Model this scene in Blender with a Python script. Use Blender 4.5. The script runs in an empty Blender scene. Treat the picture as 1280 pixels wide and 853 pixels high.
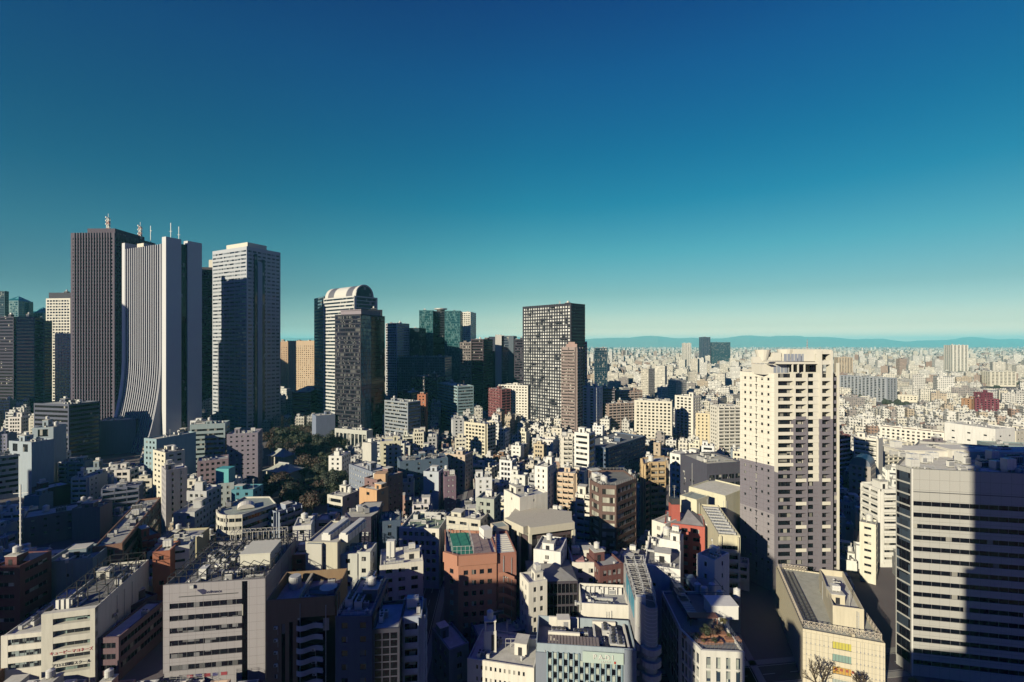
import bpy, math, random
from mathutils import Vector
R = math.radians
sc = bpy.context.scene
col = sc.collection
# ------------------------------------------------------------ camera, sky, sun
F, CX, HY, H = 590.0, 640.0, 431.0, 100.0
cam_d = bpy.data.cameras.new('camera'); cam = bpy.data.objects.new('camera', cam_d); col.objects.link(cam)
cam.location = (0, 0, H); cam.rotation_euler = (R(90), 0, 0)
cam_d.sensor_width = 36; cam_d.lens = F/1280*36; cam_d.shift_y = 4.5/1280
cam_d.clip_start = 0.5; cam_d.clip_end = 200000
sc.camera = cam
SUN_AZ, SUN_EL = 41.0, 20.0          # shadows run 41 deg right of straight ahead
sdx, sdy = math.sin(R(SUN_AZ)), math.cos(R(SUN_AZ))
world = bpy.data.worlds.new('World'); sc.world = world; world.use_nodes = True
wn = world.node_tree.nodes; wl = world.node_tree.links
for n_ in list(wn): wn.remove(n_)
sky = wn.new('ShaderNodeTexSky'); sky.sky_type = 'NISHITA'; sky.sun_disc = False
sky.sun_elevation = R(SUN_EL); sky.sun_rotation = R(180+SUN_AZ)
sky.altitude = 100; sky.air_density = 1.0; sky.dust_density = 0.4; sky.ozone_density = 3.0
# unseen zenith is violet to tint shade; below it teal fades to pale warm green
tc = wn.new('ShaderNodeTexCoord'); sz = wn.new('ShaderNodeSeparateXYZ'); wl.new(tc.outputs['Generated'], sz.inputs[0])
rp = wn.new('ShaderNodeValToRGB'); el = rp.color_ramp.elements
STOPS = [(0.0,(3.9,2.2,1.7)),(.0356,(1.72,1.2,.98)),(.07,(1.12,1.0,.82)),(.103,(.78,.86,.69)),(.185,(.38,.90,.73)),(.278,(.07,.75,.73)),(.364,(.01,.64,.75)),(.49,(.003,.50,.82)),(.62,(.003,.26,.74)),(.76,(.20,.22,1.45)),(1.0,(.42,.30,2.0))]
while len(el) < len(STOPS): el.new(0.5)
for e_, (p_, c_) in zip(el, STOPS): e_.position = p_
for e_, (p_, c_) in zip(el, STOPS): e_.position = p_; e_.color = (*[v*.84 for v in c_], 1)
wl.new(sz.outputs[2], rp.inputs[0])
cmb = wn.new('ShaderNodeMix'); cmb.data_type = 'RGBA'; cmb.blend_type = 'MULTIPLY'; cmb.inputs[0].default_value = 1.0
wl.new(sky.outputs[0], cmb.inputs[6]); wl.new(rp.outputs[0], cmb.inputs[7])
bg = wn.new('ShaderNodeBackground'); bg.inputs[1].default_value = 0.05
wo = wn.new('ShaderNodeOutputWorld')
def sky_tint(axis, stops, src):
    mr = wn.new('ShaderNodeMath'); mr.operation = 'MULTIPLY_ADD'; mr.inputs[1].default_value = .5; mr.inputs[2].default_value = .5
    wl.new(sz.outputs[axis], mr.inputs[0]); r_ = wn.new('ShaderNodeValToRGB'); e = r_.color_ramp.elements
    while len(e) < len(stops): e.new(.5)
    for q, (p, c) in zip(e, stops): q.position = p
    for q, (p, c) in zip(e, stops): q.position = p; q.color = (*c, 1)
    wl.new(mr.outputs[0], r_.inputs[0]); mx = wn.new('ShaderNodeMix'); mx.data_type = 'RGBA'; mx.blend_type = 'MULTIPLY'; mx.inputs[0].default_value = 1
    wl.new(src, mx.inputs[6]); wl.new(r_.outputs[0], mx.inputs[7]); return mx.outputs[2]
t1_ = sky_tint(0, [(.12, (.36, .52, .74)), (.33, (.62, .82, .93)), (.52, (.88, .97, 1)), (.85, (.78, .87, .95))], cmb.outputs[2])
t2_ = sky_tint(1, [(.40, (.34, .40, 1.0)), (.70, (1, 1, 1))], t1_)  # unseen sky behind the camera tinted navy to turn the shade blue
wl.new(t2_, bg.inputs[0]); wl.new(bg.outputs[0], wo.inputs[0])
sun_d = bpy.data.lights.new('sun', 'SUN'); sun = bpy.data.objects.new('sun', sun_d); col.objects.link(sun)
sun_d.energy = 5.0; sun_d.angle = R(0.5); sun_d.color = (1.0, 0.885, 0.575)
ce = math.cos(R(SUN_EL))
sun.rotation_euler = Vector((sdx*ce, sdy*ce, -math.sin(R(SUN_EL)))).to_track_quat('-Z', 'Y').to_euler()
vs = sc.view_settings
vs.view_transform = 'Standard'; vs.look = 'None'; vs.gamma = 1; vs.exposure = 1.18
sc.cycles.max_bounces = 5; sc.cycles.diffuse_bounces = 1; sc.cycles.glossy_bounces = 2
sc.cycles.transmission_bounces = 2; sc.cycles.volume_bounces = 0; sc.cycles.transparent_max_bounces = 4

# ------------------------------------------------------------ helpers
def tag(o, label=None, cat=None, group=None, kind=None):
    if label: o['label'] = label
    if cat: o['category'] = cat
    if group: o['group'] = group
    if kind: o['kind'] = kind
    return o

def gnd(px, py, z=0.0):
    Y = F*(H-z)/(py-HY)
    return ((px-CX)/F*Y, Y)

def atY(px, Y): return ((px-CX)/F*Y, Y)
def zat(py, Y): return H-(py-HY)*Y/F

class MB:
    def __init__(s): s.v=[]; s.f=[]; s.m=[]
    def face(s, pts, m=0):
        b=len(s.v); s.v += pts; s.f.append(tuple(range(b,b+len(pts)))); s.m.append(m)
    def obox(s, o, u, a0, a1, b0, b1, z0, z1, m=0):
        nx, ny = u[1], -u[0]; b=len(s.v)
        for z in (z0, z1):
            for a, c in ((a0,b0),(a1,b0),(a1,b1),(a0,b1)):
                s.v.append((o[0]+u[0]*a+nx*c, o[1]+u[1]*a+ny*c, z))
        # outward side is b1
        for q in ((0,1,2,3),(7,6,5,4),(0,4,5,1),(1,5,6,2),(2,6,7,3),(3,7,4,0)):
            s.f.append(tuple(b+i for i in q)); s.m.append(m)
    def box(s, x0,x1,y0,y1,z0,z1,m=0):
        s.obox((0,0),(1,0),x0,x1,-y1,-y0,z0,z1,m)
    def prism(s, poly, z0, z1, m=0, top=True, mt=None):
        n=len(poly); b=len(s.v)
        for x,y in poly: s.v.append((x,y,z0))
        for x,y in poly: s.v.append((x,y,z1))
        for i in range(n):
            j=(i+1)%n; s.f.append((b+i,b+j,b+n+j,b+n+i)); s.m.append(m)
        if top: s.f.append(tuple(b+n+i for i in range(n))); s.m.append(m if mt is None else mt)
    def cyl(s, x, y, r, z0, z1, n=12, m=0, r1=None, cap=True):
        r1 = r if r1 is None else r1; b=len(s.v)
        for k in range(n):
            a=2*math.pi*k/n; s.v.append((x+r*math.cos(a),y+r*math.sin(a),z0))
        for k in range(n):
            a=2*math.pi*k/n; s.v.append((x+r1*math.cos(a),y+r1*math.sin(a),z1))
        for k in range(n):
            j=(k+1)%n; s.f.append((b+k,b+j,b+n+j,b+n+k)); s.m.append(m)
        if cap: s.f.append(tuple(b+n+i for i in range(n))); s.m.append(m)
    def bar(s, p, q, r, m=0):
        p=Vector(p); q=Vector(q); d=(q-p).normalized()
        a=d.cross(Vector((0,0,1)) if abs(d.z)<.9 else Vector((1,0,0))).normalized()*r; c=d.cross(a).normalized()*r
        b=len(s.v)
        for e in (p,q):
            for k in (a+c, a-c, -a-c, -a+c): s.v.append(tuple(e+k))
        for k in range(4):
            j=(k+1)%4; s.f.append((b+k,b+j,b+4+j,b+4+k)); s.m.append(m)
        s.f.append((b+3,b+2,b+1,b)); s.m.append(m); s.f.append((b+4,b+5,b+6,b+7)); s.m.append(m)
    def mesh(s, name, mats):
        me=bpy.data.meshes.new(name); me.from_pydata(s.v,[],s.f)
        for mt in mats: me.materials.append(mt)
        if len(mats)>1: me.polygons.foreach_set('material_index', s.m)
        me.update(); return me
    def obj(s, name, mats, parent=None, loc=None, rz=0):
        if not isinstance(mats,(list,tuple)): mats=[mats]
        return link(name, s.mesh(name, mats), parent, loc, rz)

def link(name, me, parent=None, loc=None, rz=0, scale=None):
    o=bpy.data.objects.new(name, me); col.objects.link(o)
    if parent is not None: o.parent=parent
    if loc is not None: o.location=loc
    if rz: o.rotation_euler=(0,0,rz)
    if scale: o.scale=scale
    return o
def empty(name, loc, rz=0):
    o=link(name, None, None, loc, rz); o.empty_display_size=1; return o

# ------------------------------------------------------------ materials
_mc={}
KA=(0.46,0.475,0.56)       # film exposure for this contrasty view: albedos are kept low and the exposure raised
def ka(c): return tuple(min(x*k,.6) for x,k in zip(c,KA))
def nodes_of(name):
    m=bpy.data.materials.new(name); m.use_nodes=True
    nt=m.node_tree; bs=nt.nodes['Principled BSDF']; return m, nt, bs
def N(nt, t, **kw):
    n=nt.nodes.new(t)
    for k,v in kw.items():
        if k.startswith('i_'): n.inputs[k[2:].replace('_',' ')].default_value=v
        else: setattr(n,k,v)
    return n
def math_n(nt, op, a, b=None, c=None):
    n=nt.nodes.new('ShaderNodeMath'); n.operation=op
    for i,x in enumerate((a,b,c)):
        if x is None: continue
        if isinstance(x,(int,float)): n.inputs[i].default_value=x
        else: nt.links.new(x, n.inputs[i])
    return n.outputs[0]
def mixc(nt, f, a, b, blend='MIX'):
    n=nt.nodes.new('ShaderNodeMix'); n.data_type='RGBA'; n.blend_type=blend
    for s_,x in ((n.inputs[0],f),(n.inputs[6],a),(n.inputs[7],b)):
        if isinstance(x,(int,float)): s_.default_value=x
        elif isinstance(x,tuple): s_.default_value=(*x[:3],1)
        else: nt.links.new(x,s_)
    return n.outputs[2]
def wallm(c, rough=0.8, joint=0, dirt=0.25, metal=0.0):
    """painted or tiled wall: base colour with weather streaks and optional panel joints"""
    key=('w',tuple(round(x,2) for x in c),rough,joint,dirt,metal)
    if key in _mc: return _mc[key]
    c=ka(c); m,nt,bs=nodes_of('wall_finish')
    geo=N(nt,'ShaderNodeNewGeometry')
    mp=N(nt,'ShaderNodeMapping'); mp.inputs['Scale'].default_value=(0.9,0.9,0.12)
    nt.links.new(geo.outputs['Position'],mp.inputs[0])
    nz=N(nt,'ShaderNodeTexNoise',i_Scale=1.0,i_Detail=4.0,i_Roughness=0.65); nt.links.new(mp.outputs[0],nz.inputs[0])
    nz2=N(nt,'ShaderNodeTexNoise',i_Scale=0.11,i_Detail=3.0); nt.links.new(geo.outputs['Position'],nz2.inputs[0])
    f=math_n(nt,'MULTIPLY',math_n(nt,'SUBTRACT',nz.outputs[0],0.42),3.0)
    f=math_n(nt,'MULTIPLY',math_n(nt,'MINIMUM',math_n(nt,'MAXIMUM',f,0.0),1.0),dirt)
    c1=mixc(nt,f,c,tuple(x*0.55 for x in c))
    c2=mixc(nt,math_n(nt,'MULTIPLY',nz2.outputs[0],0.25),c1,tuple(x*0.8 for x in (c[0],c[1]*.97,c[2]*.9)))
    if joint:
        sp=N(nt,'ShaderNodeSeparateXYZ'); nt.links.new(geo.outputs['Position'],sp.inputs[0])
        cr=N(nt,'ShaderNodeVectorMath',operation='CROSS_PRODUCT'); nt.links.new(geo.outputs['Normal'],cr.inputs[0]); cr.inputs[1].default_value=(0,0,1)
        dt=N(nt,'ShaderNodeVectorMath',operation='DOT_PRODUCT'); nt.links.new(geo.outputs['Position'],dt.inputs[0]); nt.links.new(cr.outputs[0],dt.inputs[1])
        jx=math_n(nt,'LESS_THAN',math_n(nt,'FRACT',math_n(nt,'DIVIDE',dt.outputs['Value'],joint)),0.05/joint)
        jz=math_n(nt,'LESS_THAN',math_n(nt,'FRACT',math_n(nt,'DIVIDE',sp.outputs[2],joint*1.2)),0.05/joint)
        c2=mixc(nt,math_n(nt,'MAXIMUM',jx,jz),c2,tuple(x*0.45 for x in c))
    nt.links.new(c2,bs.inputs['Base Color']); bs.inputs['Roughness'].default_value=rough
    bs.inputs['Metallic'].default_value=metal
    bs.inputs['Specular IOR Level'].default_value=0.25
    _mc[key]=m; return m
def roofm(c, rough=0.9):
    key=('r',tuple(round(x,2) for x in c))
    if key in _mc: return _mc[key]
    c=ka(c); m,nt,bs=nodes_of('roof_finish')
    geo=N(nt,'ShaderNodeNewGeometry')
    nz=N(nt,'ShaderNodeTexNoise',i_Scale=0.5,i_Detail=6.0,i_Roughness=0.7); nt.links.new(geo.outputs['Position'],nz.inputs[0])
    nz2=N(nt,'ShaderNodeTexNoise',i_Scale=0.12,i_Detail=2.0); nt.links.new(geo.outputs['Position'],nz2.inputs[0])
    f=math_n(nt,'MULTIPLY',math_n(nt,'SUBTRACT',nz.outputs[0],0.3),2.0)
    f=math_n(nt,'MINIMUM',math_n(nt,'MAXIMUM',f,0.0),1.0)
    a=mixc(nt,f,tuple(x*1.15 for x in c),tuple(x*0.6 for x in c))
    a=mixc(nt,math_n(nt,'MULTIPLY',nz2.outputs[0],0.35),a,(0.3,0.29,0.26))
    nt.links.new(a,bs.inputs['Base Color']); bs.inputs['Roughness'].default_value=rough
    _mc[key]=m; return m
def glassm(c=(0.012,0.015,0.022), blind=(0.45,0.43,0.38), frac=0.18, cw=1.5, ch=3.3, rough=0.08, spec=0.5, tag_='g'):
    key=(tag_,c,blind,frac,cw,ch,rough,spec)
    if key in _mc: return _mc[key]
    blind=ka(blind); c=ka(c); m,nt,bs=nodes_of('window_glass')
    geo=N(nt,'ShaderNodeNewGeometry')
    sp=N(nt,'ShaderNodeSeparateXYZ'); nt.links.new(geo.outputs['Position'],sp.inputs[0])
    cr=N(nt,'ShaderNodeVectorMath',operation='CROSS_PRODUCT'); nt.links.new(geo.outputs['Normal'],cr.inputs[0]); cr.inputs[1].default_value=(0,0,1)
    dt=N(nt,'ShaderNodeVectorMath',operation='DOT_PRODUCT'); nt.links.new(geo.outputs['Position'],dt.inputs[0]); nt.links.new(cr.outputs[0],dt.inputs[1])
    a=math_n(nt,'FLOOR',math_n(nt,'DIVIDE',dt.outputs['Value'],cw)); b=math_n(nt,'FLOOR',math_n(nt,'DIVIDE',sp.outputs[2],ch))
    cb=N(nt,'ShaderNodeCombineXYZ'); nt.links.new(a,cb.inputs[0]); nt.links.new(b,cb.inputs[1])
    wn_=N(nt,'ShaderNodeTexWhiteNoise',noise_dimensions='3D'); nt.links.new(cb.outputs[0],wn_.inputs[0])
    f=math_n(nt,'LESS_THAN',wn_.outputs['Value'],frac)
    w2=math_n(nt,'MULTIPLY',wn_.outputs['Value'],1.0/max(frac,.01))
    cc=mixc(nt,math_n(nt,'MULTIPLY',f,math_n(nt,'ADD',0.35,math_n(nt,'MULTIPLY',w2,0.65))),c,blind)
    nt.links.new(cc,bs.inputs['Base Color'])
    rr=math_n(nt,'ADD',rough,math_n(nt,'MULTIPLY',f,0.5)); nt.links.new(rr,bs.inputs['Roughness'])
    bs.inputs['Specular IOR Level'].default_value=spec
    # slightly uneven panes
    nz=N(nt,'ShaderNodeTexNoise',i_Scale=0.4,i_Detail=1.0); nt.links.new(geo.outputs['Position'],nz.inputs[0])
    bp=N(nt,'ShaderNodeBump',i_Strength=0.08,i_Distance=0.3); nt.links.new(nz.outputs[0],bp.inputs['Height']); nt.links.new(bp.outputs[0],bs.inputs['Normal'])
    _mc[key]=m; return m
def plain(name, c, rough=0.6, metal=0.0, noise=0.2, scale=1.5):
    key=('p',name,c)
    if key in _mc: return _mc[key]
    c=ka(c); m,nt,bs=nodes_of(name)
    geo=N(nt,'ShaderNodeNewGeometry')
    nz=N(nt,'ShaderNodeTexNoise',i_Scale=scale,i_Detail=4.0); nt.links.new(geo.outputs['Position'],nz.inputs[0])
    a=mixc(nt,math_n(nt,'MULTIPLY',nz.outputs[0],noise*2),c,tuple(x*0.5 for x in c))
    nt.links.new(a,bs.inputs['Base Color']); bs.inputs['Roughness'].default_value=rough; bs.inputs['Metallic'].default_value=metal
    _mc[key]=m; return m

G_DARK=glassm(); G_BLUE=glassm((0.01,0.03,0.05),frac=0.1,spec=.3,tag_='gb'); G_TEAL=glassm((0.01,0.07,0.08),(0.05,0.2,0.22),frac=0.3,tag_='gt')
G_BLACK=glassm((0.006,0.006,0.01),frac=0.03,spec=.3,tag_='gk'); G_PALE=glassm((0.02,0.025,0.03),(0.85,0.85,0.82),frac=0.84,tag_='gp',cw=3.6,ch=3.6)
G_TINY=glassm((0.01,0.01,0.018),(0.10,0.10,0.13),frac=0.3,spec=.35,tag_='g2',cw=2.2)
FRAME=plain('window_frame',(0.35,0.35,0.36),0.4,0.5); FRAME_D=plain('dark_frame',(0.06,0.06,0.07),0.4,0.4)
METAL=plain('galvanised_metal',(0.66,0.65,0.62),0.5,0.15); WHITE=plain('white_paint',(0.8,0.78,0.72),0.5)
GREYP=plain('grey_paint',(0.35,0.35,0.36),0.6); DARKP=plain('dark_paint',(0.05,0.05,0.06),0.6)
CONC=plain('concrete',(0.42,0.40,0.36),0.9)
RED=plain('red_paint',(0.5,0.05,0.04),0.5); TEALP=plain('teal_paint',(0.08,0.42,0.45),0.6)

C=dict(cream=(.76,.71,.59), white=(.84,.82,.77), ivory=(.80,.76,.67), grey=(.36,.36,.37), lightgrey=(.52,.52,.52), beige=(.55,.45,.34),
       tan=(.60,.42,.22), orange=(.55,.25,.13), brown=(.22,.13,.09), maroon=(.16,.05,.05), red=(.50,.09,.07), pink=(.52,.36,.31),
       bluegrey=(.25,.30,.38), navy=(.05,.06,.11), dark=(.05,.045,.06), teal=(.16,.34,.38), mauve=(.30,.26,.30), green=(.25,.34,.27), purple=(.13,.09,.14))
ROOFC=[(.62,.60,.55),(.45,.46,.47),(.75,.72,.64),(.30,.36,.33),(.58,.56,.50),(.70,.69,.66),(.3,.3,.33)]

# ------------------------------------------------------------ roof-top things (parts of their buildings)
PM={}
def _ac():
    b=MB(); b.box(-1,1,-.45,.45,.15,1.6,0); b.box(-.9,-.7,-.4,.4,0,.15,2); b.box(.7,.9,-.4,.4,0,.15,2)
    for x in (-.5,.5):
        b.cyl(x,0,.36,1.6,1.72,10,2); 
    b.box(-.92,.92,-.48,-.45,.35,1.4,1); b.box(1,1.03,-.38,.38,.35,1.4,1); return b.mesh('air_conditioner',[WHITE,GREYP,DARKP])
def _chill():
    b=MB(); b.box(-2,2,-1,1,.3,2.3,0)
    for x in (-1.8,0,1.8): b.box(x-.1,x+.1,-.9,.9,0,.3,1)
    for x in (-1.3,0,1.3): b.cyl(x,0,.55,2.3,2.6,12,1)
    for k in range(7): b.box(-1.9+k*.56,-1.9+k*.56+.4,-1.03,-1,.5,2.1,1)
    return b.mesh('cooling_unit',[METAL,DARKP])
def _tank():
    b=MB(); b.cyl(0,0,1.25,.8,3.2,16,0); b.cyl(0,0,1.25,3.2,3.65,16,0,.35); b.cyl(0,0,.25,3.6,3.8,8,0)
    for x in (-.8,.8):
        for y in (-.8,.8): b.box(x-.07,x+.07,y-.07,y+.07,0,.8,1)
    for k in range(3): b.cyl(0,0,1.29,1.3+k*.7,1.38+k*.7,16,1)
    b.bar((1.3,0,0),(1.3,0,3.4),.03,1); b.bar((1.3,.35,0),(1.3,.35,3.4),.03,1)
    return b.mesh('water_tank',[WHITE,METAL])
def _ptank():
    b=MB(); b.box(-1.4,1.4,-1,1,.6,2.8,0)
    for x in (-1.2,0,1.2): b.box(x-.08,x+.08,-.95,.95,0,.6,1)
    for k in range(4):
        x=-1.4+k*.933; b.box(x-.03,x+.03,-1.04,-1,.6,2.8,1)
    b.box(-1.4,1.4,-1.03,-1,1.67,1.73,1); b.box(1.4,1.43,-1,1,1.67,1.73,1); b.cyl(.7,.2,.3,2.8,3,10,1)
    return b.mesh('water_tank',[WHITE,METAL])
def _duct():
    b=MB(); b.box(-3,3,-.35,.35,.5,1.1,0); b.box(2.3,3,-.35,.35,0,.5,0)
    for x in (-2.8,-1,1): b.box(x-.05,x+.05,-.4,.4,0,.5,1)
    for k in range(6): b.box(-3+k*1.1,-2.95+k*1.1,-.38,.38,.47,1.13,1)
    b.box(-3.5,-3,-.5,.5,.3,1.4,0); return b.mesh('duct',[METAL,GREYP])
def _ant():
    b=MB(); b.bar((0,0,0),(0,0,5.5),.05,0)
    for z,w in ((5.2,.7),(4.7,.55),(3.9,.45)):
        b.bar((-w,0,z),(w,0,z),.025,0)
        for k in range(5):
            x=-w+k*w/2; b.bar((x,-.35,z),(x,.35,z),.015,0)
    return b.mesh('antenna',[METAL])
def _pent():
    b=MB(); b.box(-.5,.5,-.5,.5,0,.94,0); b.box(-.54,.54,-.54,.54,.94,1.0,1); b.box(-.2,.12,-.515,-.5,0,.66,2); b.box(.5,.512,-.25,.05,.35,.7,2)
    return b
def _vent():
    b=MB(); b.cyl(0,0,.3,0,.9,10,0); b.cyl(0,0,.5,.9,1.25,10,0,.15); return b.mesh('roof_vent',[METAL])
def _pipes():
    b=MB()
    for k in range(4): b.bar((-2.5,k*.22,.3+.0*k),(2.5,k*.22,.3),.07,0); 
    for x in (-2.2,0,2.2): b.box(x-.05,x+.05,-.1,.8,0,.23,1)
    return b.mesh('pipe_run',[METAL,GREYP])
PM=dict(air_conditioner=_ac(),cooling_unit=_chill(),tank=_tank(),ptank=_ptank(),duct=_duct(),antenna=_ant(),roof_vent=_vent(),pipe_run=_pipes())
b_=MB(); b_.box(-.45,.45,-.5,-.12,0,.7,0); b_.box(-.35,.1,-.53,-.5,.08,.6,1); b_.box(-.4,-.34,-.5,0,-.1,0,1); b_.box(.34,.4,-.5,0,-.1,0,1); b_.box(.46,.52,-.2,-.1,-1.6,.5,0); PM['wallac']=b_.mesh('air_conditioner',[WHITE,DARKP])
def pent_mesh(c):
    k=('pent',c)
    if k not in PM: PM[k]=_pent().mesh('stair_house',[wallm(c),roofm(ROOFC[0]),FRAME_D])
    return PM[k]

_pane={}
def pane_mesh(w,h,g,fr,nm=2):
    k=(round(w,2),round(h,2),g.name,fr.name,nm)
    if k in _pane: return _pane[k]
    b=MB(); b.box(-w/2,w/2,-.05,0,0,h,0)
    e=.05
    b.box(-w/2,w/2,-.08,-.051,0,e,1); b.box(-w/2,w/2,-.08,-.051,h-e,h,1)
    for i in range(nm+1):
        x=-w/2+w*i/nm; x0=max(-w/2,x-e/2); b.box(x0,min(w/2,x0+e),-.081,-.052,e,h-e,1)
    me=b.mesh('window',[g,fr]); _pane[k]=me; return me

HEROES=[]     # (poly, keep box) for the fill
WIN_N=[0]
class Bld:
    """a building thing: polygon footprint (counter-clockwise, first edge = front), faces styled per edge"""
    def __init__(s, name, label, pts, z, wall=C['cream'], st=None, faces=None, cat='building', group=None, ph=0.9, roofc=None,
                 z0=0, seed=None, clutter=1.0, vb=None, mat=None, rail=False, joint=0, dirt=.4, keep=True, hero=True, near=None, side=True):
        s.rng=random.Random(hash((round(pts[0][0],1),round(pts[0][1],1))) if seed is None else seed)
        cx=sum(p[0] for p in pts)/len(pts); cy=sum(p[1] for p in pts)/len(pts)
        s.c=(cx,cy); s.pts=[(p[0]-cx,p[1]-cy) for p in pts]; s.wpts=pts; s.z=z; s.z0=z0
        s.root=empty(name,(cx,cy,z0)); tag(s.root,label,cat,group); s.wall_c=wall
        s.m=mat or wallm(wall,joint=joint,dirt=dirt); s.mb=MB(); s.off=z0
        s.near = (cy<235) if near is None else near; s.hero=hero; s.feat=None
        zl=z-z0; s.h=zl
        n=len(pts); s.ph=ph
        zr=zl-ph; s.zr=zr
        s.mb.prism(s.pts,0,zr,0)
        if ph>0:
            for i in range(n):
                o=s.pts[i]; q=s.pts[(i+1)%n]; L=math.dist(o,q)
                if L<.3: continue
                u=((q[0]-o[0])/L,(q[1]-o[1])/L)
                s.mb.obox(o,u,0,L,-.28,0,zr+.001,zl-.012*i,0)
        rb=MB(); 
        rb.prism([(x*.985,y*.985) for x,y in s.pts],zr+.01,zr+.06,0)
        s.roof=rb.obj('roof',roofm(roofc or s.rng.choice(ROOFC)),s.root)
        if st is not None or faces:
            for i in range(n):
                stl=(faces or {}).get(i, st)
                if not stl: continue
                o=pts[i]; q=pts[(i+1)%n]; L=math.dist(o,q)
                if L<1.2: continue
                u=((q[0]-o[0])/L,(q[1]-o[1])/L); nx,ny=u[1],-u[0]
                mx,my=(o[0]+q[0])/2,(o[1]+q[1])/2
                if (-mx*nx-my*ny) < -6.0: continue      # faces turned well away from where anyone could look
                s.facade(s.pts[i],u,L,stl)
        if s.near and side:
            for i in range(n):
                if (faces or {}).get(i, st): continue
                o=pts[i]; q=pts[(i+1)%n]; L=math.dist(o,q)
                if L<5 or zl<8: continue
                u=((q[0]-o[0])/L,(q[1]-o[1])/L)
                if -(o[0]+q[0])/2*u[1]+(o[1]+q[1])/2*u[0] < 0: continue
                s.sidewall(s.pts[i],u,L)
        s.clut(clutter)
        s.wallo=s.mb.obj('wall',[s.m]+(s.xm if hasattr(s,'xm') else []),s.root)
        if rail: s.railing()
        if hero: HEROES.append((pts, s.keepbox(vb) if keep and vb else None))
    def keepbox(s, vb):
        xs=[]; ys=[]
        for p in s.wpts:
            if p[1]>5: xs.append(CX+F*p[0]/p[1]); ys.append(HY+F*(H-s.z)/p[1])
        return (min(xs),max(xs),min(ys),vb,min(p[1] for p in s.wpts))
    def facade(s, o, u, L, st):
        t=st.get('t','punch'); g=st.get('g',G_DARK); fr=st.get('fr',FRAME if s.near else FRAME_D)
        fh=st.get('fh',3.2); wh=st.get('wh',1.5); top=st.get('top',1.1)+s.ph*.6; mg=st.get('mg',.8); dp=st.get('dp',.25)
        zt=s.h; base=st.get('base',.5)
        nf=max(0,int((zt-top-base)/fh)); nmax=st.get('nf',999); nf=min(nf,nmax)
        if t=='punch':
            bw=st.get('bw',3.0); nb=max(1,round((L-2*mg)/bw)); bw=(L-2*mg)/nb; ww=min(st.get('ww',1.5),bw*.85)
            segs=[(mg+bw*(j+.5)-ww/2, mg+bw*(j+.5)+ww/2) for j in range(nb)]
        elif t in('band','curtain'):
            sp=st.get('split',1); pw=st.get('pw',.5); w=(L-2*mg-(sp-1)*pw)/sp
            segs=[(mg+j*(w+pw),mg+j*(w+pw)+w) for j in range(sp)]
        elif t=='rib':
            bw=st.get('bw',1.8); nb=max(1,round((L-2*mg)/bw)); bw=(L-2*mg)/nb; pw=st.get('pw',.6)
            segs=[(mg+bw*j+pw/2,mg+bw*(j+1)-pw/2) for j in range(nb)]
        elif t=='balcony':
            bw=st.get('bw',5.5); nb=max(1,round((L-2*mg)/bw)); bw=(L-2*mg)/nb
            segs=[(mg+bw*j+.15,mg+bw*(j+1)-.15) for j in range(nb)]
        else: return
        rows=[]
        for k in range(nf):
            z1=zt-top-k*fh; rows.append((z1-wh,z1))
        if not rows: return
        zlow=rows[-1][0]
        # lattice of piers and spandrels standing proud of the core so the windows are recessed
        if dp>0 and t!='balcony':
            e=[0]+[x for sg in segs for x in sg]+[L]; pp=dp+st.get('pier',0.0)
            for j in range(0,len(e),2):
                a0,a1=e[j],e[j+1]
                if j==0: a0=-dp
                if a1-a0>.02: s.mb.obox(o,u,a0,a1,0,pp if 0<j<len(e)-2 else dp,max(0,zlow-.5),zt,0)
            hb=zt
            for (z0,z1) in rows:
                s.mb.obox(o,u,0,L,0,dp-.02,z1,hb-.01,0); hb=z0
            s.mb.obox(o,u,0,L,0,dp-.03,0,hb-.01,0)
        ang=math.atan2(u[1],u[0])
        ind = (s.near or s.hero) and t=='punch' and len(rows)*len(segs)<=(100 if s.hero else 60) and st.get('ind',True)
        cnt=0
        for k,(z0,z1) in enumerate(rows):
            if ind:
                for (a0,a1) in segs:
                    if s.rng.random()<st.get('skip',0.0): continue
                    me=pane_mesh(a1-a0,z1-z0,g,fr,st.get('nm',2)); a=(a0+a1)/2
                    link('window',me,s.root,(o[0]+u[0]*a,o[1]+u[1]*a,z0),ang); cnt+=1
            else:
                b=MB()
                sg=[(segs[0][0],segs[-1][1])] if t in ('rib','balcony') else segs
                for (a0,a1) in sg:
                    b.obox((0,0),(1,0),a0,a1,0,.05,0,z1-z0,0)
                    if t!='rib':
                        nm=max(1,round((a1-a0)/st.get('mull',1.6)))
                        for i in range(1,nm):
                            x=a0+(a1-a0)*i/nm; b.obox((0,0),(1,0),x-.04,x+.04,.05,.09,0,z1-z0,1)
                key=('row',round(L,2),round(z1-z0,2),t,g.name,fr.name,tuple(round(q,2) for q in segs[0]))
                if k==0: me=b.mesh('window_row',[g,fr]); s._row=me
                link('window_row',s._row,s.root,(o[0],o[1],z0),ang)
        if t=='balcony':
            bp=st.get('bp',1.25); pm=st.get('pm',s.m); fins=st.get('fins',True)
            b=MB()
            for (a0,a1) in segs:
                b.obox((0,0),(1,0),a0-.1,a1+.1,0.003,bp,-.18,0,0)
                b.obox((0,0),(1,0),a0-.1,a1+.1,bp-.12,bp+.02,-.2,1.05,0)
                b.obox((0,0),(1,0),a0-.08,a0+.02,.1,bp-.13,0,.95,0); b.obox((0,0),(1,0),a1-.02,a1+.08,.1,bp-.13,0,.95,0)
                # an air-con unit standing on the balcony
                if s.near: b.obox((0,0),(1,0),a0+.3,a0+1.1,.3,.6,0,.6,1)
            me=b.mesh('balcony',[pm,WHITE])
            for (z0,z1) in rows: link('balcony',me,s.root,(o[0],o[1],z0-.05),ang)
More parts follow.
